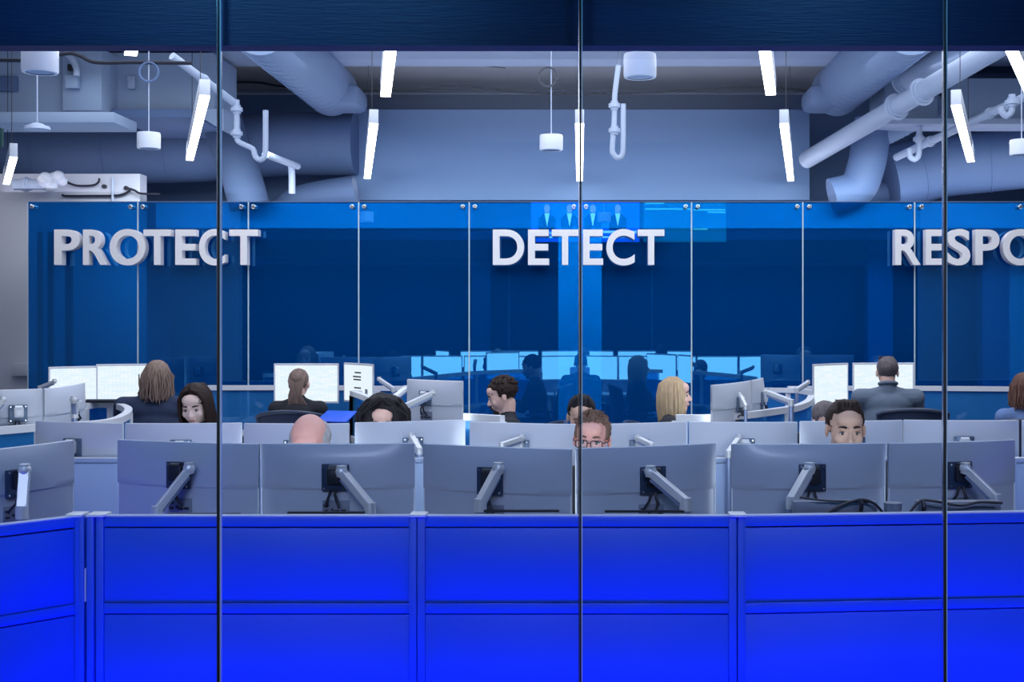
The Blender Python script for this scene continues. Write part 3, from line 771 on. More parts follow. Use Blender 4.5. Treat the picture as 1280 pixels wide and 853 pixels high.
rail([(628, 519.8), (600, 518.2), (570, 516.5), (540, 514), (500, 510.5)], 'white rail in front of the bearded man, ending at his left', posts=[0])
rail([(500, 510.5), (478, 503), (460, 495), (441, 488.5)], 'white rail running back behind the black haired woman', posts=[0, 18])
rail([(441, 488.5), (475, 488)], 'short white framed glass panel left of the black haired woman')
rail([(845, 518.6), (880, 518.6), (903, 517.6), (938, 514.6), (969, 510.6), (993, 507), (1005, 503), (1011.5, 499), (1014, 494)], 'white rail curving along the front of the right pod', posts=[0, 27, 48])
rail([(954, 485), (994, 485.5), (1018, 488.5), (1043.5, 490)], 'white rail at the back of the right pod ending in a glass panel', posts=[0, 12, 18])
rail([(242, 482), (300, 482), (400, 482), (515, 483)], 'long straight white rail along the blue glass on the left', hc=.585, posts=[0, 18], group='straight white rails by the blue glass')
rail([(985, 483), (1100, 482.5), (1200, 483), (1330, 484)], 'long straight white rail along the blue glass on the right', hc=.585, posts=[0], group='straight white rails by the blue glass')
# pod desks
desk(-3.3, -2.3, 9.5, 10.15, .74, 'far desk in front of the woman seen from behind')
desk(-4.8, -3.4, 9.6, 10.2, .74, 'far desk under the long haired man')
desk(1.9, 3.1, 9.85, 10.5, .74, 'far desk under the man in the grey shirt')
desk(-1.15, -.85, 8.15, 8.5, .74, 'desk inside the middle pod before the bearded man')
desk(1.25, 1.5, 8.3, 8.65, .74, 'desk inside the right pod beside the blonde woman')
desk(-3.75, -3.1, 7.4, 7.9, .74, 'desk inside the left pod under the angled monitor')
tag(obj('tablet', MB().box((0, 0, 0), (.26, .20, .012), bev=.004), M['part'], loc=W(421, 521, 9.5)), 'blue lit tablet lying tilted right of the woman seen from behind', 'tablet').rotation_euler = (.35, 0, -.3)
tag(obj('dark_tray', MB().box((0, 0, 0), (.34, .12, .02), bev=.004), M['black'], loc=W(134, 501.5, 9.0)), 'flat black device lying in front of the bright left screens', 'device')
# things behind the right front partition
tag(obj('power_tray', MB().box(W(1043, 634, 4.32), (.29, .05, .045), bev=.005), M['port']), 'grey cable tray under the staring man monitor', 'cable tray', 'cable trays')
tag(obj('power_tray', MB().box(W(1197, 634, 4.34), (.29, .05, .045), bev=.005), M['port']), 'grey cable tray beside the third glass joint', 'cable tray', 'cable trays')
def wcable(px, Y, r, lab):
    return cable('loose_cable', px, Y, r, lab)
wcable([(1028, 645), (1045, 635), (1065, 627), (1080, 625), (1093, 630), (1105, 643)], 4.26, .005, 'thick black cable arching over the tray under the staring man')
wcable([(1000, 622), (1030, 626), (1060, 627), (1085, 628)], 4.27, .0035, 'thin black cable running level behind the arched cable')
wcable([(1136, 643), (1150, 627), (1170, 627), (1200, 632), (1225, 628), (1253, 629)], 4.26, .005, 'thick black cable snaking across the tray at the third joint')
tag(obj('cable_clip', MB().tube([W(1073, 625, 4.24), W(1077, 630, 4.23), W(1076, 640, 4.24), W(1070, 641, 4.25)], .008), M['black']), 'black cable clip on the tray under the staring man', 'clip', 'cable clips')
tag(obj('cable_clip', MB().tube([W(1153, 626, 4.24), W(1155, 634, 4.23), W(1154, 642, 4.24)], .008), M['black']), 'black cable clip on the tray near the third joint', 'clip', 'cable clips')
tag(obj('drinking_glass', MB().cone(W(1116, 660, 4.26), W(1116, 628.5, 4.26), .024, .031, 24), M['port']), 'grey translucent tumbler between the two right front monitors', 'glass')
for (x0, x1, y, Y, l) in ((360, 456, 641, 4.33, 'under the bald man monitor'), (605, 699, 639, 4.3, 'right of the first post cap'), (756, 855, 639.5, 4.33, 'under the man with glasses'), (210, 300, 643, 4.33, 'behind the first joint')):
    a, b = W(x0, y, Y), W(x1, y, Y)
    tag(obj('support_bar', MB().box((a+b)/2, ((b-a).length, .02, .006)), M['black']), 'thin black bar below the front monitor '+l, 'bar', 'thin black bars')

# ------------------------------------------------------------------ chairs
def chair(loc, rz, label, arms=True, zo=0):
    """faces local -Y; back at +Y"""
    t = thing('office_chair', label, 'chair', (loc[0], loc[1], 0), rz, 'dark mesh office chairs')
    obj('seat', MB().box((0, 0, .43), (.48, .46, .06), bev=.028), M['chair'], t)
    bw, z0, z1 = .26, .55, .985+zo
    def bp(u, v):
        x = u*(bw-.05*(1-v)*.9); z = z0+v*(z1-z0) - .035*(u*u)*v*v
        y = .25+.07*v-.09*u*u
        return Vector((x, y, z))
    mb = MB(); bm = mb.bm; n = 14
    g = [[bm.verts.new(bp(-1+2*i/n, j/n)) for j in range(n+1)] for i in range(n+1)]
    for i in range(n):
        for j in range(n): bm.faces.new((g[i][j], g[i+1][j], g[i+1][j+1], g[i][j+1]))
    obj('back_mesh', mb, M['chair'], t)
    loop = [bp(-1+2*i/n, 0) for i in range(n)]+[bp(1, j/n) for j in range(n-1)]+[bp(1-2*i/n, 1)+Vector((0, 0, -.01 if i in (0,) else 0)) for i in range(n)]+[bp(-1, 1-j/n) for j in range(n-1)]
    obj('back_frame', MB().tube(loop, .016, 8, True), M['chairf'], t)
    obj('spine', MB().tube([(0, .05, .38), (0, .22, .40), (0, .31, .55), (0, .33, .75)], .022, 8), M['chairf'], t)
    obj('gas_column', MB().cone((0, 0, .1), (0, 0, .41), .03, .025), M['steel'], t)
    for k in range(5):
        a = 2*PI*k/5+.3
        l = obj('base_leg', MB().tube([(0, 0, .12), (.15*math.cos(a), .15*math.sin(a), .11), (.3*math.cos(a), .3*math.sin(a), .07)], [.026, .022, .016], 8), M['chairf'], t)
        obj('caster', MB().cone((.3*math.cos(a)-.012, .3*math.sin(a), .03), (.3*math.cos(a)+.012, .3*math.sin(a), .03), .03, .03), M['black'], l)
    if arms:
        for s in (-1, 1):
            obj('armrest', MB().tube([(s*.2, .05, .42), (s*.28, .03, .50), (s*.28, .02, .64)], .014, 8).box((s*.28, -.04, .655), (.07, .22, .03), bev=.012), M['chairf'], t)
    return t

# ------------------------------------------------------------------ people
def skinm(name, col): 
    m = mat(name, col, .5, var=.06, vscale=30)
    b = m.node_tree.nodes['Principled BSDF']; b.inputs['Subsurface Weight'].default_value = .08; b.inputs['Subsurface Radius'].default_value = (.02, .008, .004); b.inputs['Subsurface Scale'].default_value = .3
    return m
def hairm(name, col): return mat(name, col, .6, spec=.25, var=.45, vscale=60, bump=.6, bscale=120, stretch=(1, 1, .15))
SK = {'light': skinm('skin_light', (.72, .45, .38)), 'pink': skinm('skin_pink', (.80, .40, .34)), 'tan': skinm('skin_tan', (.52, .33, .26)), 'pale': skinm('skin_pale', (.90, .66, .60)), 'brown': skinm('skin_brown', (.35, .22, .17))}
HR = {'brown': hairm('hair_brown', (.028, .015, .013)), 'black': hairm('hair_black', (.012, .010, .014)), 'red': hairm('hair_auburn', (.15, .075, .055)), 'ash': hairm('hair_ash', (.26, .18, .15)), 'blonde': hairm('hair_blonde', (.50, .36, .22)),
      'grey': hairm('hair_grey', (.42, .40, .42)), 'greybrown': hairm('hair_greybrown', (.13, .11, .12)), 'ginger': hairm('hair_lightbrown', (.19, .11, .08)), 'mid': hairm('hair_mid', (.22, .15, .13))}
CL = {'navy': mat('cloth_navy', (.02, .035, .085), .85, bump=.4, bscale=12, var=.2, vscale=8), 'black': mat('cloth_black', (.012, .014, .022), .85, bump=.4, bscale=12),
      'grey': mat('cloth_grey', (.13, .17, .24), .85, bump=.8, bscale=9, var=.2, vscale=7), 'blue': mat('cloth_blue', (.12, .20, .42), .85, bump=.4, bscale=12), 'trouser': mat('cloth_trouser', (.02, .025, .04), .9)}
EW = mat('eye_white', (.55, .53, .53), .2); EI = mat('eye_iris', (.03, .02, .02), .2); BR = mat('brow', (.03, .02, .018), .8); LIP = mat('lips', (.48, .25, .25), .5)
SHOE = mat('shoe', (.01, .01, .01), .5)

TMP = bpy.data.scenes.new('tmp')
def remesh(bm, voxel, smooth=3):
    me = bpy.data.meshes.new('r'); bm.to_mesh(me); bm.free()
    o = bpy.data.objects.new('r', me); TMP.collection.objects.link(o)
    md = o.modifiers.new('r', 'REMESH'); md.mode = 'VOXEL'; md.voxel_size = voxel
    if smooth:
        sm = o.modifiers.new('s', 'SMOOTH'); sm.factor = .5; sm.iterations = smooth
    with bpy.context.temp_override(scene=TMP, view_layer=TMP.view_layers[0]):
        dg = bpy.context.evaluated_depsgraph_get(); dg.update()
    m2 = bpy.data.meshes.new_from_object(o.evaluated_get(dg))
    bpy.data.objects.remove(o); bpy.data.meshes.remove(me)
    m2.polygons.foreach_set('use_smooth', [True]*len(m2.polygons)); m2.materials.clear()
    return m2
def meshobj(name, me, m, parent=None):
    me.name = name; me.materials.append(m); o = bpy.data.objects.new(name, me); C.objects.link(o)
    if parent: o.parent = parent
    return o

def person(x, y, s, label, face, skin, hair, hcol, cloth, pitch=0, yaw=0, roll=0, lean=8, reach=True, woman=False, voxel=.006, glasses=False, beard=False, hs=1.0, ztop=None, broad=1.0, seat=True, chairlab=None, hand_pose=None, neck=.165, choff=(0, 0), chz=0):
    """x = head centre px, y = head top px, s = px per metre. face = rotation about Z (0 faces the camera)"""
    X, Y = XS(x, s); top = CH-(y-CY)/s
    lr = math.radians(lean); pr = math.radians(pitch)
    # head local frame
    HM = Matrix.Rotation(math.radians(yaw), 4, 'Z') @ Matrix.Rotation(math.radians(roll), 4, 'Y') @ Matrix.Rotation(pr, 4, 'X')
    hh = .125*hs*math.cos(pr)+.02*abs(math.sin(pr))
    hz = top-hh
    # torso: pelvis pivot
    ph = .50
    L = (hz-neck)-ph  # shoulder height above the pivot
    L = max(.42, L)
    k = L/.50
    def T(p):
        p = Vector(p); q = Vector((p.x, p.y, (p.z-.5)*k))
        q = Matrix.Rotation(lr, 3, 'X') @ q
        return q+Vector((0, 0, ph))
    nb = T((0, .01, 1.02)); hc = Vector((0, nb.y-.035, hz))
    sw = (.155 if woman else .185)*broad
    cw = (.135 if woman else .16)*broad
    mx = Matrix.Rotation(lr, 4, 'X')
    sh = [T((sgn*sw, .01, .965)) for sgn in (-1, 1)]
    el = []; wr = []
    for i, sgn in enumerate((-1, 1)):
        e = sh[i]+Vector((sgn*.05, -.10, -.25)); 
        w = Vector((sgn*.13, e.y-.23, max(.775, e.z+.0)))
        if not reach: w = Vector((sgn*.12, e.y-.20, .66)) 
        el.append(e); wr.append(w)
    if hand_pose:
        for i in (0, 1):
            if hand_pose[i]: wr[i] = Vector(hand_pose[i]); el[i] = (sh[i]+wr[i])/2+Vector(((-1, 1)[i]*.07, .03, -.08))
    def trunk(mb, e):
        mb.ell((0, .0, .52), (.165*broad+e, .13+e, .12+e)).ell(T((0, 0, .66)), (.14*broad+e, .105+e, .15+e), mx).ell(T((0, .005, .84)), (cw+e, .115+e, .17+e), mx)
        mb.cap(sh[0], sh[1], .062+e); mb.ell(T((0, .02, .93)), (sw*.9+e, .085+e, .09+e), mx)
        if woman:
            for q in (-1, 1): mb.ell(T((q*.065, -.095, .84)), (.06+e, .05+e, .06+e))
        for i in (0, 1): mb.cap(Vector(((-1, 1)[i]*.028, nb.y+.015, hc.z-.135)), sh[i]+Vector((-(-1, 1)[i]*.035, 0, .0)), .030+e, .050+e)
    def armsf(mb, e, full=True):
        for i in (0, 1):
            mb.cap(sh[i], el[i], .052+e, .042+e)
            q = wr[i] if full else el[i].lerp(wr[i], .85)
            mb.cap(el[i], q, .042+e, (.028 if full else .031)+e)
    mb = MB(); trunk(mb, 0); armsf(mb, 0)
    for i, sgn in enumerate((-1, 1)):
        hip = Vector((sgn*.09, -.02, .52)); kn = Vector((sgn*.13, -.44, .52)); an = Vector((sgn*.13, -.40, .09))
        mb.cap(hip, kn, .082, .058); mb.cap(kn, an, .055, .036); mb.cap(an, an+Vector((0, -.15, -.045)), .036, .03)
        # hand
        d = (wr[i]-el[i]).normalized(); d.z = min(d.z, -.05); d.normalize(); side = Vector((0, 0, 1)).cross(d).normalized(); up = d.cross(side)
        pc = wr[i]+d*.05
        Q = Matrix((side, d, up)).transposed().to_4x4()
        mb.ell(pc, (.040, .048, .016), Q)
        for f in range(4):
            o = (f-1.5)*.019; ln = (.062, .072, .068, .052)[f if sgn < 0 else 3-f]
            b0 = wr[i]+d*.085+side*o; b1 = b0+d*ln*.5-up*.002; b2 = b1+d*ln*.45-up*.016
            mb.cap(b0, b1, .009, .0085, 8); mb.cap(b1, b2, .0085, .0075, 8)
        tb = wr[i]+d*.03-side*sgn*.030*(1); t1 = tb+d*.035-side*sgn*.022; t2 = t1+d*.028-side*sgn*.002
        mb.cap(tb, t1, .012, .010, 8); mb.cap(t1, t2, .010, .008, 8)
    # neck
    mb.cap(nb+Vector((0, .0, -.02)), hc+HM.to_3x3() @ Vector((0, .03, -.055)), .052 if woman else .06, .05 if woman else .057)
    def H(p): return hc+HM.to_3x3() @ (Vector(p)*hs)
    def hell(c, r): mb.ell(H(c), tuple(q*hs for q in r), HM, 20, 14)
    hell((0, .018, .038), (.076, .095, .083)); hell((0, -.022, -.016), (.067, .069, .086)); hell((0, -.048, -.088), (.03, .03, .026))
    hell((0, -.01, -.055), (.056, .055, .05)); hell((0, -.055, .055), (.055, .04, .04))
    mb.cap(H((0, -.080, .012)), H((0, -.103, -.030)), .008, .0125, 10); hell((-.012, -.092, -.034), (.008, .010, .008)); hell((.012, -.092, -.034), (.008, .010, .008))
    mb.cap(H((-.038, -.076, .022)), H((-.012, -.086, .020)), .009, .010, 10); mb.cap(H((.038, -.076, .022)), H((.012, -.086, .020)), .009, .010, 10)
    hell((-.036, -.060, -.028), (.026, .021, .026)); hell((.036, -.060, -.028), (.026, .021, .026))
    hell((0, -.082, -.058), (.024, .012, .006)); hell((0, -.080, -.068), (.020, .012, .006))
    for sgn in (-1, 1): mb.ell(H((sgn*.079, .012, -.006)), (.009*hs, .019*hs, .031*hs), HM @ Matrix.Rotation(sgn*.35, 4, 'Z'))
    me = remesh(mb.bm, voxel, 2)
    P = meshobj('person', me, SK[skin]); P.location = (X, Y, 0)
    # pivot: head centre horizontally should be at X,Y
    fr = math.radians(face); off = Matrix.Rotation(fr, 3, 'Z') @ Vector((hc.x, hc.y, 0)); P.location = (X-off.x, Y-off.y, 0); P.rotation_euler = (0, 0, fr)
    tag(P, label, 'person')
    # clothing
    mb = MB(); trunk(mb, .010); armsf(mb, .010, False)
    mb.cap(nb+Vector((0, .012, -.03)), nb+Vector((0, .006, .022)), .066, .064)
    meshobj('shirt', remesh(mb.bm, .012, 3), CL[cloth], P)
    if cloth == 'grey': obj('collar', MB().tube([nb+Vector((.066*math.cos(a), .068*math.sin(a)+.006, .035+.015*math.sin(a))) for a in [q*PI/10 for q in range(20)]], .013, 8, True), CL['grey'], P)
    mb = MB()
    mb.ell((0, .0, .52), (.18, .145, .125))
    for sgn in (-1, 1):
        hip = Vector((sgn*.09, -.02, .52)); kn = Vector((sgn*.13, -.44, .52)); an = Vector((sgn*.13, -.40, .12))
        mb.cap(hip, kn, .092, .068); mb.cap(kn, an, .065, .05)
    meshobj('trousers', remesh(mb.bm, .014, 3), CL['trouser'], P)
    for sgn in (-1, 1):
        obj('shoe', MB().cap((sgn*.13, -.39, .05), (sgn*.13, -.55, .04), .047, .04), SHOE, P)
    # eyes, brows, lips
    for sgn in (-1, 1):
        e = obj('eye', MB().ell(H((sgn*.0315, -.0755, -.001)), (.0120*hs, .010*hs, .0062*hs), HM), EW, P)
        obj('iris', MB().ell(H((sgn*.0315, -.0845, -.002)), (.0058*hs, .003*hs, .0056*hs), HM), EI, e)
        obj('eyelid', MB().tube([H((sgn*.0315+q*.013, -.0845+abs(q)*.004, .006-q*q*.004)) for q in (-1, -.5, 0, .5, 1)], .0022, 6), BR, e)
        obj('eyebrow', MB().tube([H((sgn*(.014+.034*q), -.0925+.018*q*q, .0245+.004*math.sin(q*PI)-.001*q)) for q in (0, .33, .66, 1)], [.0042, .005, .0045, .002], 8), HR[hcol] if hcol not in ('blonde',) else BR, P)
    obj('lips', MB().ell(H((0, -.0905, -.0585)), (.021*hs, .006*hs, .0042*hs), HM).ell(H((0, -.089, -.067)), (.017*hs, .006*hs, .005*hs), HM), LIP, P)
    if glasses:
        g = MB()
        for sgn in (-1, 1):
            pts = [H((sgn*.034+.026*max(-1, min(1, 1.25*math.cos(a))), -.104, -.004+.016*max(-1, min(1, 1.25*math.sin(a))))) for a in [q*PI/10 for q in range(20)]]
            g.tube(pts, .0022, 6, True); g.tube([H((sgn*.060, -.103, .004)), H((sgn*.078, -.06, .004)), H((sgn*.083, .01, .006))], .0022, 6)
        g.tube([H((-.009, -.105, 0)), H((0, -.107, .003)), H((.009, -.105, 0))], .0022, 6)
        gg = obj('eyeglasses', g, M['black'], P)
        obj('lens', MB().ell(H((.034, -.104, -.004)), (.025, .001, .015), HM).ell(H((-.034, -.104, -.004)), (.025, .001, .015), HM), M['clear'], gg)
    # hair
    rnd = random.Random(int(x*7+y))
    mb = MB(); bm = mb.bm
    def dome(c, r, cut, nseed, amp=.004, n=(36, 26), sc=40):
        g = bmesh.ops.create_uvsphere(bm, u_segments=n[0], v_segments=n[1], radius=1)
        for v in g['verts']:
            d = v.co.normalized(); q = Vector((c[0]+d.x*r[0], c[1]+d.y*r[1], c[2]+d.z*r[2]))
            nz = noise.noise(q*sc+Vector((nseed, 0, 0)))*amp + noise.noise(q*sc*3)*amp*.5
            q += d*nz
            if cut(q): q = Vector((0, .02, .0))+(q-Vector((0, .02, .0)))*.72
            v.co = H(q)
    def strands(rows, r=.006, sag=.0, seed=0):
        for pts in rows: mb.tube([H(p) for p in pts], [r*.7]+[r]*(len(pts)-2)+[r*.35], 6)
    if hair == 'short':   # cropped, hairline above forehead
        dome((0, .022, .042), (.083, .101, .087), lambda q: (q.y < -.028 and q.z < .078) or q.z < -.035 or (q.y < .012 and q.z < .012), x)
        strands([[(sx, -.062+.03*rnd.random(), .088), (sx*.9+.01*rnd.uniform(-1, 1), -.03, .122), (sx*.8, .02, .128)] for sx in [-.055+.11*i/25 for i in range(26)]], .0055)
    elif hair == 'spiky':
        dome((0, .024, .042), (.084, .102, .087), lambda q: (q.y < -.03 and q.z < .082) or q.z < -.035 or (q.y < .012 and q.z < .005), x, .008)
        for _ in range(150):
            a = rnd.uniform(0, 2*PI); b = rnd.uniform(.15, 1.25)
            d = Vector((math.sin(b)*math.cos(a), math.sin(b)*math.sin(a), math.cos(b)))
            if d.y < -.55 and d.z < .5: continue
            p = Vector((0, .022, .042))+Vector((d.x*.08, d.y*.097, d.z*.083)); e = p+d*rnd.uniform(.006, .018)+Vector((rnd.uniform(-.012, .012), -.006, 0))
            mb.tube([H(p), H((p+e)/2+d*.004), H(e)], [.006, .005, .001], 5)
    elif hair == 'curly':
        dome((0, .026, .05), (.09, .105, .09), lambda q: (q.y < -.035 and q.z < .07) or q.z < -.05 or (q.y < .0 and q.z < .0), x, .012, sc=55)
        for _ in range(110):
            a = rnd.uniform(0, 2*PI); b = rnd.uniform(0, 1.45); d = Vector((math.sin(b)*math.cos(a), math.sin(b)*math.sin(a), math.cos(b)))
            if d.y < -.5 and d.z < .45: continue
            p = Vector((0, .026, .05))+Vector((d.x*.088, d.y*.103, d.z*.088)); mb.ell(H(p), rnd.uniform(.010, .017)*hs, u=8, v=6)
    elif hair == 'bald':   # ring of grey stubble at sides and back
        dome((0, .024, .016), (.090, .104, .080), lambda q: q.z > .062 or q.z < -.05 or q.y < -.035, x, .006)
    elif hair == 'long':   # centre parting, falls over both shoulders
        dome((0, .022, .045), (.086, .103, .09), lambda q: (q.y < -.02 and q.z < .085 and abs(q.x) < .055+.0*q.z) or (q.y < -.06 and q.z < .05), x, .002)
        rows = []
        for sgn in (-1, 1):
            for i in range(26):
                u = i/25; yy = -.055+.15*u
                xx = (.074+.012*math.sin(u*PI))
                rows.append([(sgn*.006, yy*.8-.01, .118+.012*math.sin(u*PI)), (sgn*.045, yy-.008, .108), (sgn*xx, yy, .05), (sgn*(xx+.006), yy, -.03), (sgn*(xx+.002+.01*rnd.random()), yy+.01, -.11), (sgn*(xx-.01), yy+.01-.02*rnd.random(), -.19-.03*rnd.random())])
        for i in range(18):
            u = -1+2*i/17
            rows.append([(u*.05, .08, .11), (u*.075, .12-.03*u*u, .04), (u*.078, .125-.03*u*u, -.05), (u*.075, .12-.03*u*u, -.20)])
        strands(rows, .011)
    elif hair == 'bob':    # shoulder length straight
        dome((0, .024, .045), (.088, .104, .09), lambda q: (q.y < -.03 and q.z < .07) , x, .002)
        rows = []
        for i in range(44):
            a = math.radians(-55+290*i/43); cx_, sy_ = math.cos(a), math.sin(a)
            rr = rnd.uniform(.98, 1.06)
            rows.append([(cx_*.03, .02+sy_*.03, .132), (cx_*.075*rr, .022+sy_*.088*rr, .085), (cx_*.090*rr, .024+sy_*.103*rr, .01), (cx_*.092*rr, .026+sy_*.104*rr, -.07), (cx_*.082*rr, .03+sy_*.095*rr, -.15-.04*rnd.random()*max(0, sy_)-.02)])
        strands(rows, .012)
    elif hair == 'wavy':   # long messy, thin on top
        dome((0, .022, .042), (.082, .10, .086), lambda q: (q.y < -.03 and q.z < .08), x, .003)
        rows = []
        for i in range(50):
            a = math.radians(-40+260*i/49); cx_, sy_ = math.cos(a), math.sin(a); j = rnd.uniform(.95, 1.12)
            w1, w2 = rnd.uniform(-.008, .008), rnd.uniform(-.012, .012)
            rows.append([(cx_*.06, .022+sy_*.07, .10), (cx_*.086*j, .022+sy_*.10*j, .03), (cx_*.090*j+w1, .022+sy_*.104*j, -.04), (cx_*.088*j+w2, .024+sy_*.10*j, -.10), (cx_*.08*j, .03+sy_*.10, -.125-.03*rnd.random())])
        rows += [[(p[0]*rnd.uniform(1.0, 1.15)+rnd.uniform(-.01, .01), p[1]*rnd.uniform(1., 1.1), p[2]+rnd.uniform(-.02, .01)) for p in r_[1:]] for r_ in rows]
        strands(rows, .0065)
    elif hair == 'pony':
        dome((0, .022, .042), (.082, .10, .088), lambda q: (q.y < -.03 and q.z < .08) or q.z < -.05, x, .005)
        rows = []
        for i in range(26):
            a = rnd.uniform(-1, 1)
            rows.append([(a*.07, .07, .08-.02*a*a), (a*.066, .105, .02), (a*.045, .105, -.05), (a*.05+.01, .10, -.10), (a*.06+rnd.uniform(-.02, .02), .09, -.16), (a*.09+rnd.uniform(-.02, .02), .07, -.20)])
        strands(rows, .011)
    elif hair == 'afro':   # wide full hair round the face
        dome((0, .035, .02), (.135, .125, .125), lambda q: (q.y < -.035 and q.z < .075 and abs(q.x) < .06), x, .010, (48, 32), 25)
        rows = []
        for i in range(60):
            a = rnd.uniform(-1, 1); b = rnd.random()
            sg = 1 if a > 0 else -1
            rows.append([(a*.02, -.045+.1*b, .135), (a*.09, -.05+.12*b, .115), (sg*(.10+.035*rnd.random()), -.045+.12*b, .05), (sg*(.115+.025*rnd.random()), -.03+.12*b, -.05), (sg*(.10+.02*rnd.random()), -.02+.1*b, -.14)])
        strands(rows, .010)
    b = mb
    ho = obj('hair', b, HR[hcol], P, smooth=80)
    if beard:
        obj('beard', MB().ell(H((0, -.062, -.098)), (.030, .028, .022), HM).tube([H((-.024, -.088, -.078)), H((-.020, -.096, -.052)), H((0, -.100, -.046)), H((.020, -.096, -.052)), H((.024, -.088, -.078))], .006, 8), HR[hcol], P, smooth=80)
    if seat:
        c = Matrix.Rotation(fr, 3, 'Z') @ Vector((0, .02, 0))
        chair((P.location.x+c.x+choff[0], P.location.y+c.y+choff[1]), fr, chairlab or ('dark office chair under the '+label.split(',')[0]), zo=chz)
    return P

person(197, 450.5, 172, 'heavy person seen from behind with long thinning reddish brown hair, navy top, at far left', 180+8, 'light', 'wavy', 'ash', 'navy', neck=.145, choff=(.12, 0), pitch=4, broad=1.25, lean=5, hs=1.1, chairlab='dark chair back behind the long haired person at far left')
person(243.5, 481.5, 208, 'woman with long straight brown hair and pale lit face looking down at left', 0, 'pale', 'long', 'brown', 'black', pitch=16, roll=-3, woman=True, voxel=.0045, chairlab='chair of the pale woman, hidden behind her monitor')
person(374, 461.5, 150, 'woman seen from behind in black top before a bright white screen', 180, 'light', 'pony', 'mid', 'black', pitch=6, woman=True, lean=8, broad=1.15, chairlab='dark mesh chair back below the woman seen from behind')
person(387, 523, 290, 'bald man with pink scalp bending down behind the second front monitor', 0, 'pink', 'bald', 'grey', 'blue', pitch=38, lean=12, voxel=.005, chairlab='chair of the bald man, hidden behind his monitor')
person(479, 498, 225, 'woman with full black hair, only forehead showing over a monitor', 5, 'light', 'afro', 'black', 'black', pitch=12, woman=True, voxel=.005, hs=1.06, chairlab='chair of the black haired woman')
person(627, 474, 176, 'bearded dark haired man in black jacket turned to the left', -82, 'light', 'curly', 'brown', 'black', pitch=16, beard=True, lean=10, voxel=.005, chairlab='chair of the bearded man in profile')
person(727, 495, 216, 'black haired man mostly hidden behind the middle glass joint', 0, 'tan', 'short', 'black', 'black', pitch=18, voxel=.006, chairlab='chair of the black haired man behind the middle joint')
person(740, 516, 288, 'man with spiky light brown hair and black glasses looking down', -8, 'pink', 'spiky', 'ginger', 'black', hs=.95, pitch=3, roll=3, voxel=.004, glasses=True, chairlab='chair of the man with glasses')
person(845, 473, 176, 'blonde woman in black top turned to the right', 80, 'light', 'bob', 'blonde', 'black', pitch=-2, woman=True, lean=0, voxel=.005, chairlab='brownish chair of the blonde woman')
person(1057, 501, 288, 'dark haired man staring straight over his monitor with brown eyes', 0, 'tan', 'short', 'brown', 'black', pitch=6, voxel=.0035, chairlab='chair of the staring dark haired man')
person(1032, 506, 205, 'grey haired person half hidden behind the staring man', 20, 'light', 'short', 'greybrown', 'black', pitch=35, chairlab='chair of the half hidden grey haired person')
person(1109, 446, 160, 'broad man seen from behind in grey collared shirt before bright screens', 180-6, 'light', 'short', 'greybrown', 'grey', neck=.145, choff=(.15, 0), chz=.06, pitch=4, broad=1.15, lean=3, chairlab='dark mesh chair back behind the man in the grey shirt')
person(1279, 466, 168, 'person with auburn hair in blue top cut by the right edge', 180, 'light', 'wavy', 'red', 'blue', pitch=6, woman=True, choff=(-.15, 0), chz=.02, chairlab='dark mesh chair back at the right picture edge')

bpy.data.scenes.remove(TMP)
# ------------------------------------------------------------------ lights
def area(name, loc, rot, sx, sy, e, col, spread=180):
    l = bpy.data.lights.new(name, 'AREA'); l.shape = 'RECTANGLE'; l.size = sx; l.size_y = sy; l.energy = e; l.color = col; l.spread = math.radians(spread)
    o = bpy.data.objects.new(name, l); o.location = loc; o.rotation_euler = rot; S.collection.objects.link(o); return o
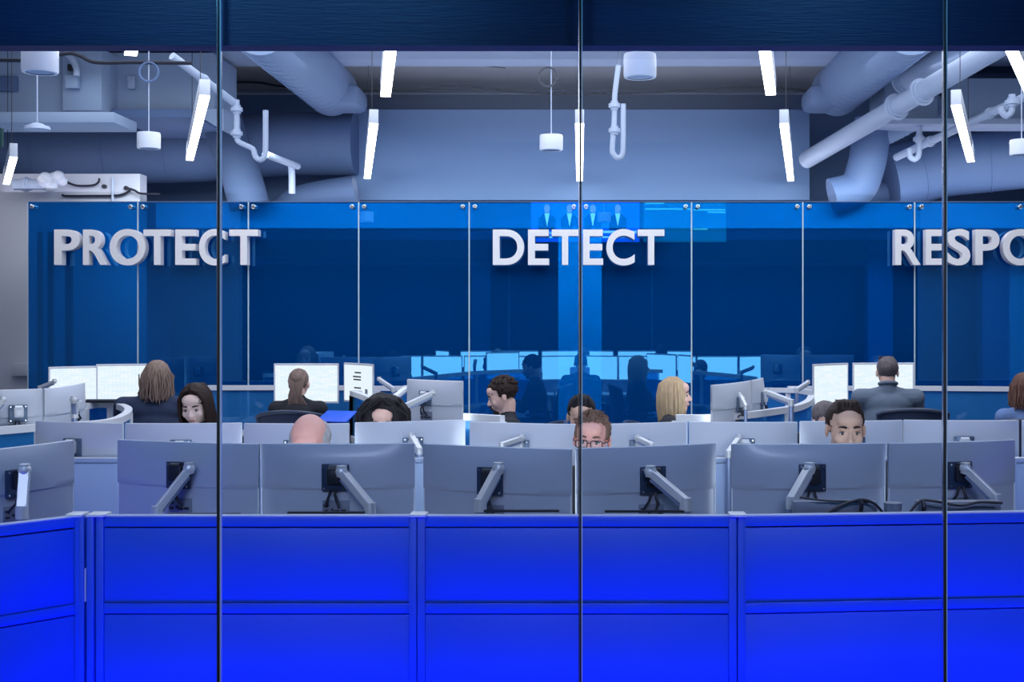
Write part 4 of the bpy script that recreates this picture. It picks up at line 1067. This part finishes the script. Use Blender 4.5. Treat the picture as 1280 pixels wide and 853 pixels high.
# blue floor strip between glass and partitions, shining at the partitions
area('blue_floor_strip', (-.2, 3.86, .05), (math.radians(145), 0, 0), 4.6, .10, 50, (.0, .0, 1.0))
area('ceiling_fill', (0, 8.6, 3.0), (PI, 0, 0), 12, 7, 75, (.45, .65, 1.0))  # unseen upward fill added to brighten the ceiling
area('ceiling_fill_back', (0, 13.0, 3.05), (PI, 0, 0), 12, 1.2, 30, (.8, .82, 1.0))  # second unseen upward fill, added for the rear ceiling
area('room_fill_a', (0, 7.6, 4.2), (0, 0, 0), 9, 5, 230, (.84, .90, 1.0))  # added overhead fill for the desk rows, no visible fixture
area('room_fill_b', (0, 11.0, 4.1), (0, 0, 0), 10, 1.2, 60, (.85, .92, 1.0))  # added overhead fill near the glass wall, no visible fixture
area('sign_fill', (0, 8.2, 4.2), (math.radians(55), 0, 0), 9, .8, 40, (.92, .95, 1.0))  # unseen fill added to brighten the sign letters
area('inner_fill', (.7, 11.75, 3.3), (math.radians(50), 0, 0), 10.4, .4, 170, (.85, .95, 1.0), 110)  # unseen fill added to light the column and band behind the glass
area('left_fill', (-5.6, 11.9, 3.3), (math.radians(50), 0, 0), 2.0, .4, 4, (1, .96, .92))  # small unseen fill added for the left back wall
area('lobby_fill', (0, .3, 3.0), (math.radians(63), 0, 0), 7, .5, 13, (.62, .72, 1.0), 40)  # added fill for monitor backs and partitions, its reflection hidden by the header
for nm_, hx_ in (('header_glow_fill_a', -1.45), ('header_glow_fill_b', -.75), ('header_glow_fill_c', .85)):
    area(nm_, (hx_, 2.9, 3.2), (math.radians(57), 0, 0), .35, .2, 5, (.15, .55, 1.0))  # unseen blue fills added to put glow spots on the header

w = bpy.data.worlds.new('world'); S.world = w; w.use_nodes = True
w.node_tree.nodes['Background'].inputs[0].default_value = (.10, .18, .45, 1); w.node_tree.nodes['Background'].inputs[1].default_value = .25
S.view_settings.view_transform = 'Standard'
S.view_settings.look = 'None'
S.view_settings.exposure = 0
S.cycles.use_denoising = True
S.cycles.max_bounces = 8; S.cycles.transparent_max_bounces = 16; S.cycles.caustics_reflective = False; S.cycles.caustics_refractive = False
S.cycles.sample_clamp_indirect = 6
